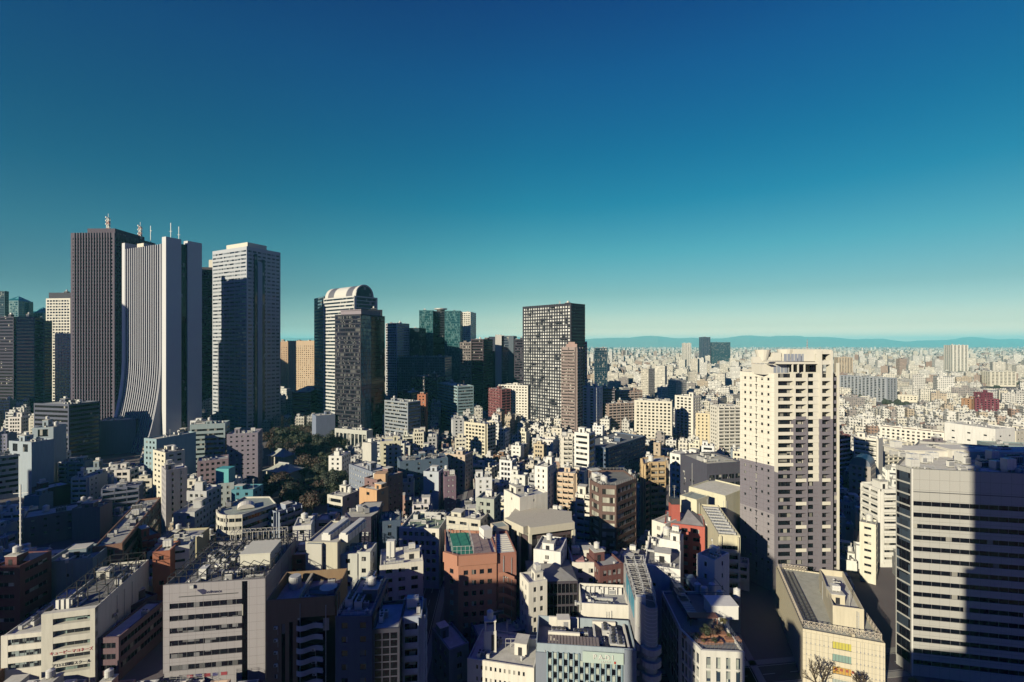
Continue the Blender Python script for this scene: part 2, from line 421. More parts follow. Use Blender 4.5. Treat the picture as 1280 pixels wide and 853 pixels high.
            if fins:
                for j in range(len(segs)+1):
                    a=mg+j*bw; s.mb.obox(o,u,a-.13,a+.13,0,bp-.2,max(0,zlow-1),zt-st.get('fintop',.3),0)
        if st.get('cols'):      # outer full-height columns
            for a in st['cols']: pass
    def sidewall(s,o,u,L):
        '''service wall: rain pipes, wall-hung air units, a cable tray and an expansion joint'''
        r=s.rng; ang=math.atan2(u[1],u[0])
        for k in range(r.randint(1,3)):
            a=r.uniform(.6,L-.6); b=MB(); b.obox((0,0),(1,0),a,a+.16,.02,.18,0,s.h-.6-r.uniform(0,2),0)
            for j in range(int(s.h/3.2)): b.obox((0,0),(1,0),a-.05,a+.21,.0,.2,j*3.2+1,j*3.2+1.12,0)
            b.obj('drain_pipe',r.choice([GREYP,METAL]),s.root,(o[0],o[1],0),ang)
        n=int(L/5)
        if r.random()<.7 and n:
            c=r.randint(1,max(1,n)); 
            for k in range(c):
                a=r.uniform(1,L-1.5)
                for j in range(int((s.h-4)/3.3)):
                    if r.random()<.25: continue
                    z=1.5+j*3.3
                    if r.random()<.5: link('window',pane_mesh(.8,1.1,G_DARK,FRAME,1),s.root,(o[0]+u[0]*a+u[1]*.06,o[1]+u[1]*a-u[0]*.06,z),ang)
                    else:
                        link('air_conditioner',PM['wallac'],s.root,(o[0]+u[0]*a+u[1]*.02,o[1]+u[1]*a-u[0]*.02,z),ang)
    def P(s, fx, fy, z=None):
        """point on the roof plan, fx along the front, fy towards the back"""
        a,b=s.pts[0],s.pts[1]; d=s.pts[-1]; c=s.pts[2] if len(s.pts)>=4 else b
        x=(1-fy)*((1-fx)*a[0]+fx*b[0])+fy*((1-fx)*d[0]+fx*c[0]); y=(1-fy)*((1-fx)*a[1]+fx*b[1])+fy*((1-fx)*d[1]+fx*c[1])
        return (x,y,s.zr+.06 if z is None else z)
    def put(s, key, fx, fy, rz=0, scale=None, z=None, name=None, mesh=None):
        a,b=s.pts[0],s.pts[1]; ang=math.atan2(b[1]-a[1],b[0]-a[0])
        me=mesh or PM[key]
        return link(name or me.name.split('.')[0],me,s.roof,s.P(fx,fy,z),ang+rz,scale)
    def clut(s, amount):
        if amount<=0: return
        r=s.rng; a,b=s.pts[0],s.pts[1]; d=s.pts[-1]
        w=math.dist(a,b); dd=math.dist(a,d); area=w*dd
        s.feat=None
        if min(w,dd)>6 and r.random()<.85:
            pw=min(r.uniform(3,5.5),w*.45); pd=min(r.uniform(3,5),dd*.45); hh=r.uniform(2.4,3.6)*(1.4 if r.random()<.2 else 1)
            fx=r.choice([.25,.75,.5]); fy=r.choice([.7,.5,.3]); s.put(None,fx,fy,0,(pw,pd,hh),mesh=pent_mesh(s.wall_c),name='stair_house'); s.feat='a stair hut'
            if r.random()<.5: s.put(r.choice(['tank','ptank']),fx,fy,0,z=s.zr+hh,scale=(.8,.8,.7)); s.feat='a tank-topped hut'
            occ=(fx,fy)
        else: occ=(-1,-1)
        n=int(min(16,area/26*amount*r.uniform(.6,1.4)))
        if r.random()<.35 and occ[0]!=.5: s.put(r.choice(['tank','ptank']),1-occ[0] if occ[0]>0 else .5,.6); s.feat='a roof tank'
        for k in range(n):
            fx=r.uniform(.12,.88); fy=r.uniform(.12,.88)
            if abs(fx-occ[0])*w<4 and abs(fy-occ[1])*dd<3.5: continue
            key=r.choices(['air_conditioner','cooling_unit','duct','roof_vent','pipe_run','antenna'],[6,1.4 if area>150 else .3,1 if area>120 else .2,2,1.2,.5])[0]
            s.put(key,fx,fy,r.choice([0,math.pi/2]))
    def railing(s, inset=.1, h=1.1, step=1.6, edges=None, m=None):
        b=MB(); n=len(s.pts)
        for i in (edges if edges is not None else range(n)):
            o=s.pts[i]; q=s.pts[(i+1)%n]; L=math.dist(o,q); u=((q[0]-o[0])/L,(q[1]-o[1])/L); z=s.h-.02
            k=max(1,int(L/step))
            for j in range(k+1): b.obox(o,u,min(L-.05,L*j/k),min(L,L*j/k+.05),-.2,-.14,z-.2,z+h,0)
            for zz in (z+h,z+h*.55): b.obox(o,u,0,L,-.195,-.145,zz-.02,zz+.03,0)
        b.obj('railing',m or METAL,s.root)

def quad(xl,yl,xr,yr,d,z=None,Y=None):
    if z is None: z=zat(yl,Y)
    A=gnd(xl,yl,z); B=gnd(xr,yr,z)
    return rect(A,B,d),z
def rect(A,B,d):
    L=math.dist(A,B); u=((B[0]-A[0])/L,(B[1]-A[1])/L); n=(-u[1],u[0])
    return [A,B,(B[0]+n[0]*d,B[1]+n[1]*d),(A[0]+n[0]*d,A[1]+n[1]*d)]
def Q(name,label,xl,yl,xr,yr,Y,d,vb=None,wall='cream',st=None,**kw):
    pts,z=quad(xl,yl,xr,yr,d,Y=Y)
    w=C[wall] if isinstance(wall,str) else wall
    return Bld(name,label,pts,z,w,st,vb=vb,**kw)
def T(name,label,xl,Yl,xr,Yr,ytop,d,vb=None,wall='cream',st=None,Yt=None,**kw):
    """tall building given by pixel columns and depths"""
    A=atY(xl,Yl); B=atY(xr,Yr); z=zat(ytop,Yt or min(Yl,Yr))
    w=C[wall] if isinstance(wall,str) else wall
    return Bld(name,label,rect(A,B,d),z,w,st,vb=vb,**kw)
def text_part(txt,size,mat,parent,loc,ang,name='sign_lettering',depth=.04,align='CENTER'):
    cu=bpy.data.curves.new(name,'FONT'); cu.body=txt; cu.size=size; cu.extrude=depth; cu.align_x=align
    cu.offset=.012*size
    to=bpy.data.objects.new('t',cu); col.objects.link(to)
    bpy.context.view_layer.update()
    dg=bpy.context.evaluated_depsgraph_get(); me=bpy.data.meshes.new_from_object(to.evaluated_get(dg))
    bpy.data.objects.remove(to); me.materials.clear(); me.materials.append(mat)
    o=link(name,me,parent,loc); o.rotation_euler=(math.pi/2,0,ang); return o
# ------------------------------------------------------------ ground, streets, hills, far air
def sheet(name, poly, z, mat, kind='structure'):
    b=MB(); b.face([(x,y,z) for x,y in poly]); o=b.obj(name,mat); tag(o,kind=kind); return o
def groundm():
    m,nt,bs=nodes_of('city_ground')
    geo=N(nt,'ShaderNodeNewGeometry')
    nz=N(nt,'ShaderNodeTexNoise',i_Scale=0.03,i_Detail=8.0,i_Roughness=.75); nt.links.new(geo.outputs['Position'],nz.inputs[0])
    vo=N(nt,'ShaderNodeTexVoronoi',i_Scale=0.02); nt.links.new(geo.outputs['Position'],vo.inputs[0])
    a=mixc(nt,nz.outputs[0],(.035,.028,.045),(.08,.07,.085))
    sp=N(nt,'ShaderNodeSeparateXYZ'); nt.links.new(geo.outputs['Position'],sp.inputs[0])
    far=math_n(nt,'MULTIPLY',math_n(nt,'MINIMUM',math_n(nt,'MAXIMUM',math_n(nt,'DIVIDE',math_n(nt,'SUBTRACT',sp.outputs[1],2500.0),4000.0),0.0),1.0),0.8)
    a=mixc(nt,far,a,mixc(nt,vo.outputs['Color'],(.10,.11,.09),(.45,.42,.37)))
    nt.links.new(a,bs.inputs['Base Color']); bs.inputs['Roughness'].default_value=.9
    return m
sheet('ground',[(-60000,-400),(60000,-400),(60000,60000),(-60000,60000)],0,groundm())
ASPH=plain('asphalt',(.045,.036,.06),.85); PAINT=plain('road_paint',(.6,.6,.58),.7); KERB=plain('kerb_stone',(.3,.29,.27),.9)
def road(x0,y0,x1,y1,w,name='road'):
    L=math.hypot(x1-x0,y1-y0); u=((x1-x0)/L,(y1-y0)/L)
    b=MB(); b.obox((x0,y0),u,0,L,-w/2,w/2,0.0,.06,0)
    tag(b.obj(name,ASPH),kind='structure')
    b=MB(); k=0
    while k<L: b.obox((x0,y0),u,k,min(L,k+4),-.08,.08,.061,.066,0); k+=9
    for s_ in (-1,1): b.obox((x0,y0),u,0,L,s_*(w/2-.5)-.07,s_*(w/2-.5)+.07,.061,.066,0)
    tag(b.obj('road_markings',PAINT),kind='structure')
    b=MB()
    for s_ in (-1,1):
        e=sorted((s_*w/2,s_*(w/2+2.2))); b.obox((x0,y0),u,0,L,e[0],e[1],0,.15,0)
    tag(b.obj('pavement',KERB),kind='structure')
road(60,90,96,330,11); road(-40,128,130,150,8); road(-30,100,-36,330,7)
# hills on the horizon, a real range 26 to 32 km away
rh=random.Random(5)
def hills():
    b=MB(); xs=[-30000+i*420 for i in range(150)]
    ridge=[]
    for i,x in enumerate(xs):
        px=CX+F*x/28000
        base=490+90*math.sin(px*.021)+70*math.sin(px*.047+1)+40*math.sin(px*.11)+rh.uniform(-22,22)
        base+= 190*math.exp(-((px-815)/75)**2)+170*math.exp(-((px-1012)/30)**2)+60*math.exp(-((px-930)/60)**2)-130*max(0,(px-1180)/150)
        ridge.append(max(180,base*1.06))
    rows=[(25500,0.0),(26600,.45),(27800,.8),(28600,1.0),(30000,.7),(32500,0)]
    for (y,f) in rows:
        for i,x in enumerate(xs): b.v.append((x*y/28000,y,max(0,.86*ridge[i]*f*(1+rh.uniform(-.12,.12)*(0<f<1)))))
    n=len(xs)
    for r_ in range(len(rows)-1):
        for i in range(n-1): b.f.append((r_*n+i,r_*n+i+1,(r_+1)*n+i+1,(r_+1)*n+i)); b.m.append(0)
    tag(b.obj('hills',plain('hill_forest',(.42,.30,.16),.9,0,.4,.002)),kind='structure')
hills()
HAZE=4.4e-5
if HAZE:
    b=MB(); b.box(-40000,40000,-380,40000,-1,720,0)
    m=bpy.data.materials.new('haze_air'); m.use_nodes=True; nt=m.node_tree
    nt.nodes.remove(nt.nodes['Principled BSDF'])
    pv=nt.nodes.new('ShaderNodeVolumePrincipled'); pv.inputs['Density'].default_value=HAZE; pv.inputs['Color'].default_value=(.19,.74,.96,1); pv.inputs['Anisotropy'].default_value=0.0
    nt.links.new(pv.outputs[0],nt.nodes['Material Output'].inputs['Volume'])
    hz=b.obj('haze',m); tag(hz,kind='stuff'); hz.display_type='WIRE'

# ------------------------------------------------------------ unseen towers added beside and behind the viewpoint, shaped to throw the big shadows
def shadow_tower(name,label,x0,x1,y0,y1,z):
    return Bld(name,label,[(x0,y0),(x1,y0),(x1,y1),(x0,y1)],z,C['lightgrey'],None,clutter=0.3,hero=True,near=False)
shadow_tower('unseen_hotel','unseen hotel tower beside the viewpoint, shaped to throw its shadow',13.9,60,-45,-1,175)
shadow_tower('unseen_wing','unseen lower wing of the hotel tower, shaped for a stepped shadow',9.6,13.8,-45,-3,103)
shadow_tower('unseen_annexe','unseen hotel annexe below the viewpoint, added to shade the street by the hall',-9.5,9.5,-45,-3,78)
shadow_tower('office_tower','slender unseen tower added behind and left of the viewpoint for its shadow',-76,-66,-8,0,109)
shadow_tower('office_tower','narrow unseen tower added just left of the viewpoint to shade the street',-46,-41.4,-6,0,84)
shadow_tower('office_tower','unseen tower behind and left of the viewpoint, shaped to shade the foreground',-203,-150,-30,-20,107)
shadow_tower('office_tower','long unseen slab west of the viewpoint, added as a shadow caster',-247,-206,-55,-24,70)
shadow_tower('office_tower','unseen tower west of the viewpoint, added to shade the lower left',-345,-298,-30,-20,112)
shadow_tower('office_tower','wide unseen slab far west of the viewpoint, added to shade the lower left',-450,-346,-30,-20,124)
shadow_tower('office_tower','tall unseen slab far left of the view, added to shade the left middle distance',-470,-395,70,130,104)
shadow_tower('office_tower','broad unseen tower far left of the view, added to shade the left middle distance',-395,-350,40,80,100)
shadow_tower('office_tower','very tall unseen slab far left of the view, added to shade the border towers',-812,-752,340,352,240)
shadow_tower('office_tower','tall unseen pencil tower far left, added to shade the curved white tower',-582,-560,248,262,238)

# ------------------------------------------------------------ the skyscrapers
P=lambda **k: dict(t='punch',**k)
BD=lambda **k: dict(t='band',**k)
RB=lambda **k: dict(t='rib',**k)
BC=lambda **k: dict(t='balcony',**k)

def mast(B, x, y, z, h, striped=True):
    b=MB(); r=1.1
    for k in range(int(h//2)):
        z0=k*2.0; m=k%4<2
        for sx,sy in ((-1,-1),(1,-1),(1,1),(-1,1)): b.bar((sx*r,sy*r,z0),(sx*r,sy*r,z0+2),.16,int(m))
        for (p,q) in (((-1,-1),(1,-1)),((1,-1),(1,1)),((1,1),(-1,1)),((-1,1),(-1,-1))):
            b.bar((p[0]*r,p[1]*r,z0),(q[0]*r,q[1]*r,z0+2),.1,int(m)); b.bar((p[0]*r,p[1]*r,z0),(q[0]*r,q[1]*r,z0),.12,int(m))
    for z0 in (h*.45,h*.7,h*.95): b.cyl(0.2,0,1.7,z0,z0+.5,10,0); b.cyl(-1.5,-.9,.9,z0+.6,z0+2.1,10,0)
    b.bar((0,0,h),(0,0,h+5),.12,0)
    b.obj('antenna_mast',[WHITE,RED],B.root,(x-B.c[0],y-B.c[1],z))

G_PALEB=glassm((.02,.03,.05),(.25,.29,.34),frac=.5,spec=.4,tag_='gpb',cw=3)
# T1 dark brown tower with vertical piers
t1=T('skyscraper','dark aubergine skyscraper with close vertical piers and two red and white masts',89.5,518,143,516,291,56,vb=540,wall=(.115,.095,.14),
     faces={0:RB(bw=3.1,pw=1.15,fh=3.9,wh=2.1,dp=.5,pier=.9,mg=1.2,top=5,g=G_TINY),1:RB(bw=3.1,pw=1.1,fh=3.9,wh=2.2,dp=.5,pier=.7,mg=1.2,top=5,g=G_BLACK)},clutter=.4,roofc=(.2,.2,.2))
t1.mb.__init__()
b=MB(); bx=t1.pts; b.prism([(bx[0][0]+12,bx[0][1]+6),(bx[1][0]-6,bx[0][1]+6),(bx[1][0]-6,bx[2][1]-6),(bx[0][0]+12,bx[2][1]-6)],0,7,0)
b.obj('roof_block',wallm((.09,.07,.11)),t1.root,(0,0,t1.h-.5))
mast(t1,-455,532,t1.h+5.2,15); mast(t1,-441,560,t1.h-1,19)
b=MB(); b.bar((0,0,0),(0,0,20),.18,0); b.bar((-1.5,0,14),(1.5,0,14),.2,0); b.obj('antenna',METAL,t1.root,(t1.pts[2][0]-1,t1.pts[2][1]-6,t1.h))

# T2 the curved-skirt tower
def curved_tower():
    Cn=Vector((-323,440)); d1=Vector((-.911,.411)); d2=Vector((.411,.911)); L,D=64.0,29.0; ht=200.0
    root=empty('skyscraper',(Cn.x,Cn.y,0))
    tag(root,'white skyscraper whose ribbed front sweeps outward like a skirt at its foot','skyscraper')
    def off(z,k=15.0): return k*max(0,(90-z)/90)**2.0
    zs=[0,8,16,24,32,40,50,60,72,85,100,120,140,160,180,194]
    white=wallm((.44,.44,.48),dirt=.1); glass=glassm((.014,.014,.028),frac=.12,tag_='gs',cw=2.0,ch=3.6)
    def pt(a,dpt,z):     # a along front from near end, dpt depth
        v=d1*a+d2*dpt; return (v.x,v.y,z)
    # recessed glass body
    b=MB()
    for k in range(len(zs)-1):
        z0,z1=zs[k],zs[k+1]; o0,o1=off(z0),off(z1)
        for (da0,da1,flip) in ((-o0,-o1,0),(D+o0*.45,D+o1*.45,1)):
            q=[pt(4.3,da0,z0),pt(L-2,da0,z0),pt(L-2,da1,z1),pt(4.3,da1,z1)]
            b.face(q if flip else q[::-1],0)
        b.face([pt(4.3,-o0,z0),pt(4.3,D+o0*.45,z0),pt(4.3,D+o1*.45,z1),pt(4.3,-o1,z1)],0)
        b.face([pt(L-2,-o0,z0),pt(L-2,-o1,z1),pt(L-2,D+o1*.45,z1),pt(L-2,D+o0*.45,z0)],0)
    b.face([pt(4.3,0,194),pt(4.3,D,194),pt(L-2,D,194),pt(L-2,0,194)],0)
    b.obj('glass_body',glass,root)
    # ribs, each its own part
    nr=17
    for side in (0,1):
        for i in range(nr):
            a=6.2+(L-8.4)*i/(nr-1); b=MB()
            for k in range(len(zs)-1):
                z0,z1=zs[k],zs[k+1]; o0,o1=off(z0),off(z1); w=.62
                e0,e1=(-o0,-o1) if side==0 else (D+o0*.45,D+o1*.45); t=-1.5 if side==0 else 1.5
                p=[pt(a-w,e0,z0),pt(a+w,e0,z0),pt(a+w,e0+t,z0),pt(a-w,e0+t,z0)]; q=[pt(a-w,e1,z1),pt(a+w,e1,z1),pt(a+w,e1+t,z1),pt(a-w,e1+t,z1)]
                for j in range(4):
                    jj=(j+1)%4; f=[p[j],p[jj],q[jj],q[j]]; b.face(f if side else f[::-1],0)
            f=[q[0],q[1],q[2],q[3]]; b.face(f,0)
            if side==0 or i%1==0: b.obj('rib',white,root)
    # floor spandrels between the ribs
    b=MB()
    for k in range(52):
        z=3+k*3.7; o=off(z)
        for e,t in ((-o,-.5),(D+o*.45,.5)):
            z2=z+1.3; o2=off(z2); e2=-o2 if e<=0 and t<0 else D+o2*.45
            P4=[pt(4.4,e,z),pt(L-2,e,z),pt(L-2,e+t,z),pt(4.4,e+t,z)]; Q4=[pt(4.4,e2,z2),pt(L-2,e2,z2),pt(L-2,e2+t,z2),pt(4.4,e2+t,z2)]
            for j in range(4):
                jj=(j+1)%4; f=[P4[j],P4[jj],Q4[jj],Q4[j]]; b.face(f if t>0 else f[::-1],0)
            b.face(Q4,0)
    tag(b.obj('spandrels',wallm((.13,.11,.17),dirt=.1),root),kind='stuff')
    # end slabs (two per end) with a dark slot between
    for (a0,a1) in ((-4.2,1.9),(L-1.9,L+3)):
        for (f0,f1) in ((0,.40),(.60,1.0)):
            b=MB()
            for k in range(len(zs)):
                z0=zs[k]; z1=zs[k+1] if k+1<len(zs) else ht
                o0,o1=(off(z0),off(z1)) if a0>5 else (0,0)
                lo0=-o0-2 if f0==0 else D*f0; lo1=-o1-2 if f0==0 else D*f0
                hi0=D+o0*.45+2 if f1==1 else D*f1; hi1=D+o1*.45+2 if f1==1 else D*f1
                p=[pt(a0,lo0,z0),pt(a0,hi0,z0),pt(a1,hi0,z0),pt(a1,lo0,z0)]; q=[pt(a0,lo1,z1),pt(a0,hi1,z1),pt(a1,hi1,z1),pt(a1,lo1,z1)]
                for j in range(4):
                    jj=(j+1)%4; b.face([p[j],p[jj],q[jj],q[j]],0)
            b.face(q,0)
            b.obj('end_slab',wallm((.66,.66,.66),dirt=.1),root)
        b=MB(); lo,hi=D*.401,D*.599; x0,x1=(a0+1.4,a1) if a0<5 else (a0,a1-1.4)
        p=[pt(x0,lo,0),pt(x0,hi,0),pt(x1,hi,0),pt(x1,lo,0)]; q=[pt(x0,lo,196),pt(x0,hi,196),pt(x1,hi,196),pt(x1,lo,196)]
        for j in range(4): b.face([p[j],p[(j+1)%4],q[(j+1)%4],q[j]],0)
        b.face(q,0); b.obj('window_slot',G_BLACK,root)
    for side in (0,1):      # thin curved edge of each ribbed front, set back from the end slab by a dark gap
        b=MB()
        for k in range(len(zs)-1):
            z0,z1=zs[k],zs[k+1]; o0,o1=off(z0),off(z1)
            if side==0: r0=(-o0-2,2.0); r1=(-o1-2,2.0)
            else: r0=(D-2.0,D+o0*.45+2); r1=(D-2.0,D+o1*.45+2)
            p=[pt(3.2,r0[0],z0),pt(3.2,r0[1],z0),pt(4.2,r0[1],z0),pt(4.2,r0[0],z0)]; q=[pt(3.2,r1[0],z1),pt(3.2,r1[1],z1),pt(4.2,r1[1],z1),pt(4.2,r1[0],z1)]
            for j in range(4): b.face([p[j],p[(j+1)%4],q[(j+1)%4],q[j]],0)
        b.face(q,0); b.obj('curved_edge',white,root)
    b=MB(); p=[pt(1.95,3,0),pt(1.95,D-3,0),pt(4.25,D-3,0),pt(4.25,3,0)]; q=[(x,y,193) for x,y,z in p]
    for j in range(4): b.face([p[j],p[(j+1)%4],q[(j+1)%4],q[j]],0)
    b.face(q,0); b.obj('dark_gap',G_BLACK,root)
    b=MB(); v=d1*46+d2*6
    b.obox((v.x,v.y),(-.911,.411),0,11,0,12,193.9,200,0); b.obj('roof_block',wallm(C['cream']),root)
    for (a,dd_) in ((6,8),(14,20)):
        b=MB(); v=d1*a+d2*dd_; b.bar((v.x,v.y,194),(v.x,v.y,194+22),.15,0); b.bar((v.x-1.5,v.y,208),(v.x+1.5,v.y,208),.1,0); b.obj('antenna',METAL,root)
    HEROES.append(([(-323-60-10,440-12),(-323+10,440-20),(-300,485),(-380,500)],None))
curved_tower()

# T3..T5
T('skyscraper','slim black tower between the curved white tower and the striped grey one',243,625,268,628,334,40,wall=(.05,.04,.06),st=BD(fh=4,wh=2.2,dp=.2,top=3,g=G_TINY,mg=.6),clutter=.3)
T('office_tower','pale stair-headed block peeping over the black tower',261,720,272,720,325,20,wall='cream',clutter=0)
t4=T('skyscraper','tall pale grey tower with fine horizontal strips and a stepped top',266,548,308.5,519,308,41,vb=560,wall=(.50,.52,.56),Yt=519,
     faces={0:BD(fh=4.3,wh=1.75,dp=.25,top=3.5,split=6,pw=.8,mg=.7,g=G_PALEB),1:RB(fh=4.3,wh=1.9,dp=.4,bw=6,pw=1.4,top=3.5,mg=.6,g=G_PALEB)},clutter=.5,dirt=.1)
b=MB(); q=t4.pts
def lerp(p,q,t): return (p[0]+(q[0]-p[0])*t,p[1]+(q[1]-p[1])*t)
fl,fr_,br,bl=q; a1=lerp(fl,fr_,.35); a2=lerp(bl,br,.35)
b.prism([lerp(a1,a2,.06),lerp(lerp(fl,fr_,.96),lerp(bl,br,.96),.06),lerp(lerp(fl,fr_,.96),lerp(bl,br,.96),.62),lerp(a1,a2,.62)],0,6,0); b.obj('roof_block',wallm(C['cream']),t4.root,(0,0,t4.h-.8))
for k in range(4):
    p=lerp(lerp(fl,fr_,.3+.2*k),lerp(bl,br,.3+.2*k),.5); b=MB(); b.bar((0,0,0),(0,0,9-k%2*4),.2,0); b.cyl(0,0,1.0,4,5.2,8,0,.3); b.obj('antenna',METAL,t4.root,(p[0],p[1],t4.h))
o=t4.pts[1]; q=t4.pts[2]; L=math.dist(o,q); u=((q[0]-o[0])/L,(q[1]-o[1])/L)
b=MB(); b.obox(o,u,L*.20,L*.27,.3,1.83,0,t4.h-7,0); b.obox(o,u,L*.42,L*.49,.3,1.83,0,t4.h-12,0); b.obj('dark_strip',G_BLUE,t4.root)  # proud dark glass strips in place of shaded recesses
b=MB(); b.obox(o,u,L*.28,L*.41,.3,2.4,0,t4.h-16,0); b.obj('plain_bay',wallm((.36,.42,.52)),t4.root)
T('office_tower','sunlit orange slab block with rows of small windows and a dark seam',361,815,393,800,426,30,wall=(.56,.42,.29),st=P(bw=4.2,ww=1.6,wh=1.4,fh=3.6,dp=.2,top=8),clutter=.4,near=False)
T('office_tower','sunlit orange block half hidden behind the tall pale grey tower',336,880,360,870,427,36,wall=(.48,.33,.22),st=P(bw=5,ww=1.8,wh=1.5,fh=3.8,dp=.2,top=10),clutter=.3,near=False)

# T6 arch-roofed striped tower
A=atY(405,556); Bq=atY(443,521); zt6=zat(371,532)
t6=Bld('skyscraper','white striped tower with a barrel-vaulted roof and rounded gable',rect(A,Bq,31),zt6,(.62,.62,.60),
   faces={0:BD(fh=4.0,wh=1.9,dp=.35,top=1,mg=.8,g=G_BLUE),1:dict(t='curtain',fh=4,wh=3.2,dp=.15,top=.8,mg=2.5,g=G_BLUE),3:BD(fh=4.0,wh=2.4,dp=.2,top=1,mg=.6,g=G_BLUE)},clutter=0,dirt=.1)
def barrel(B,rise,mat,mat2):
    fl,fr,br,bl=B.pts; b=MB(); n=14; Ld=math.dist(fr,br)
    def arc(p,q):
        return [(p[0]+(q[0]-p[0])*(1-math.cos(math.pi*k/n))/2, p[1]+(q[1]-p[1])*(1-math.cos(math.pi*k/n))/2, B.h-.3+rise*math.sin(math.pi*k/n)) for k in range(n+1)]
    # vault runs along the front; its gable is the right-hand face
    s1=arc(lerp(fr,br,.04),lerp(fr,br,.80)); s0=arc(lerp(fl,bl,.04),lerp(fl,bl,.80))
    for seg in range(10):
        for k in range(n):
            P0=[tuple(s0[k][i]+(s1[k][i]-s0[k][i])*t for i in range(3)) for t in (seg/10,(seg+1)/10)]
            P1=[tuple(s0[k+1][i]+(s1[k+1][i]-s0[k+1][i])*t for i in range(3)) for t in (seg/10,(seg+1)/10)]
            b.face([P0[0],P0[1],P1[1],P1[0]], 1 if seg in (1,2,7,8) and k<6 else 0)
    b.obj('vaulted_roof',[mat,mat2],B.root)
    g=MB(); g.face([s1[k] for k in range(n+1)],0); g.obj('gable',[G_BLUE],B.root); g=MB(); g.face([s0[k] for k in range(n,-1,-1)],0); g.obj('gable',[G_BLUE],B.root)
    g=MB()
    for k in range(n): g.bar(s1[k],s1[k+1],.7,0)
    g.obj('gable_rim',[mat],B.root)
barrel(t6,13,wallm((.7,.68,.62),.5),plain('louvre_panel',(.2,.2,.24),.5,.3,.2,.3))
A=atY(393,592); Bq=atY(405,560)
Bld('skyscraper_annexe','blue glass flank tower standing left of the barrel-vaulted tower',rect(A,Bq,30),zat(372,575),(.10,.20,.26),BD(fh=4,wh=2.2,dp=.2,g=G_BLUE),cat='tower',clutter=0)

# T7 dark glass tower
A=atY(419,464); Bq=atY(451,452)
t7=Bld('skyscraper','black glass office tower with one mirror-blue corner strip',[A,Bq,atY(464,468),atY(481,488),atY(446,500)],zat(393,455),(.03,.03,.05),
  faces={0:BD(fh=4,wh=2.7,dp=.2,top=1.2,split=5,pw=.4,mg=.5,g=glassm((.008,.010,.02),(.035,.04,.06),frac=.3,spec=.5,tag_='gt7')),1:dict(t='curtain',fh=4,wh=3.5,dp=.1,top=.6,mg=.3,g=glassm((.01,.09,.14),(.03,.16,.24),frac=.4,tag_='gm',rough=.12)),2:dict(t='curtain',fh=4,wh=3.6,dp=.08,mg=.3,g=G_BLACK)},clutter=0,roofc=(.1,.1,.1),vb=545)
b=MB(); b.prism([(x*.8,y*.8) for x,y in t7.pts],0,4.5,0); b.prism([(x*.84,y*.84) for x,y in t7.pts],4.5,5.4,0); b.obj('roof_block',wallm(C['mauve']),t7.root,(0,0,t7.h-.6))
A=atY(457,470); Bq=atY(474,500); 
T('office_tower','taller black core behind the black glass tower',462,512,478,518,387,20,wall=(.04,.04,.06),clutter=.2)
pod=T('podium','white colonnaded podium at the foot of the black glass tower',420,445,459,432,537,8,wall=(.55,.55,.5),faces={0:RB(bw=4.6,pw=1.0,fh=15,wh=11,dp=.8,nf=1,mg=.5,top=3.4)},clutter=.6,Yt=438,near=False)

# T8.. cluster right of it
T('office_tower','pale gridded tower immediately right of the black glass tower',482,740,496,730,404,30,wall=(.5,.5,.52),st=RB(bw=4,pw=.8,fh=4,wh=2.2,dp=.3,top=1),clutter=.4)
T('office_tower','black glass block with a blue top right of the gridded tower',504,760,523.5,755,410,30,wall=(.03,.05,.07),st=dict(t='curtain',fh=4,wh=3.2,dp=.15,g=G_BLUE),clutter=.2)
for (x0,x1,y0,lab,dp_) in ((524,541,388,'left teal glass wing of the tower crowned by a round deck',40),(556,575,388.5,'right teal glass wing of the tower crowned by a round deck',40)):
    T('skyscraper',lab,x0,800,x1,800,y0,dp_,wall=(.05,.16,.18),st=dict(t='curtain',fh=4.2,wh=3.2,dp=.15,g=G_TEAL,mg=.5),clutter=.1)
t8=T('skyscraper','dark recessed centre of the teal glass tower carrying the round deck',537,812,560,812,389,44,wall=(.03,.035,.05),st=dict(t='curtain',fh=4.2,wh=3.4,dp=.1,g=G_BLACK,mg=.5),clutter=0)
b=MB(); b.cyl(0,0,11,4,5.2,24,0); b.cyl(0,0,7,0,4,16,1); b.cyl(0,0,11.6,5.2,5.9,24,0); b.obj('landing_deck',[METAL,DARKP],t8.root,(0,0,t8.h))
T('skyscraper','cream gridded tower far behind the dark notched block',574,905,588,900,390,36,wall='ivory',faces={0:RB(bw=4.4,pw=1.3,fh=3.9,wh=2,dp=.3,top=2),1:BD(fh=3.9,wh=2)},clutter=.4)
T('office_tower','dark notched block with one sunlit gridded strip on its upper left',575,610,589,604,428,26,wall=(.20,.17,.17),st=RB(bw=2.6,pw=.8,fh=3.6,wh=2,dp=.25,top=1),clutter=.3)
T('office_tower','dark stepped block right of the notched block',589,606,604,600,424,30,wall=(.07,.05,.07),st=BD(fh=3.6,wh=2,g=G_BLACK),clutter=.3)
T('office_tower','long blue-grey glass office slab low in front of the teal tower',498,705,530,700,446,34,wall=(.14,.20,.25),st=RB(bw=3.6,pw=.9,fh=3.8,wh=2.4,dp=.25,g=G_BLUE),clutter=.5)
T('office_tower','right half of the low blue-grey slab in front of the teal tower',531,695,556,690,446,34,wall=(.16,.22,.27),st=RB(bw=3.6,pw=.9,fh=3.8,wh=2.4,dp=.25,g=G_BLUE),clutter=.5)
T('office_tower','slim cream residential tower between two dark blocks',605,730,611,730,437,20,wall='cream',st=P(bw=3.5,ww=1.6,fh=3.3),clutter=.2,near=False)
T('office_tower','navy slab forming the left edge of the striped navy tower',611,655,619,655,421,26,wall=(.04,.05,.09),clutter=0)
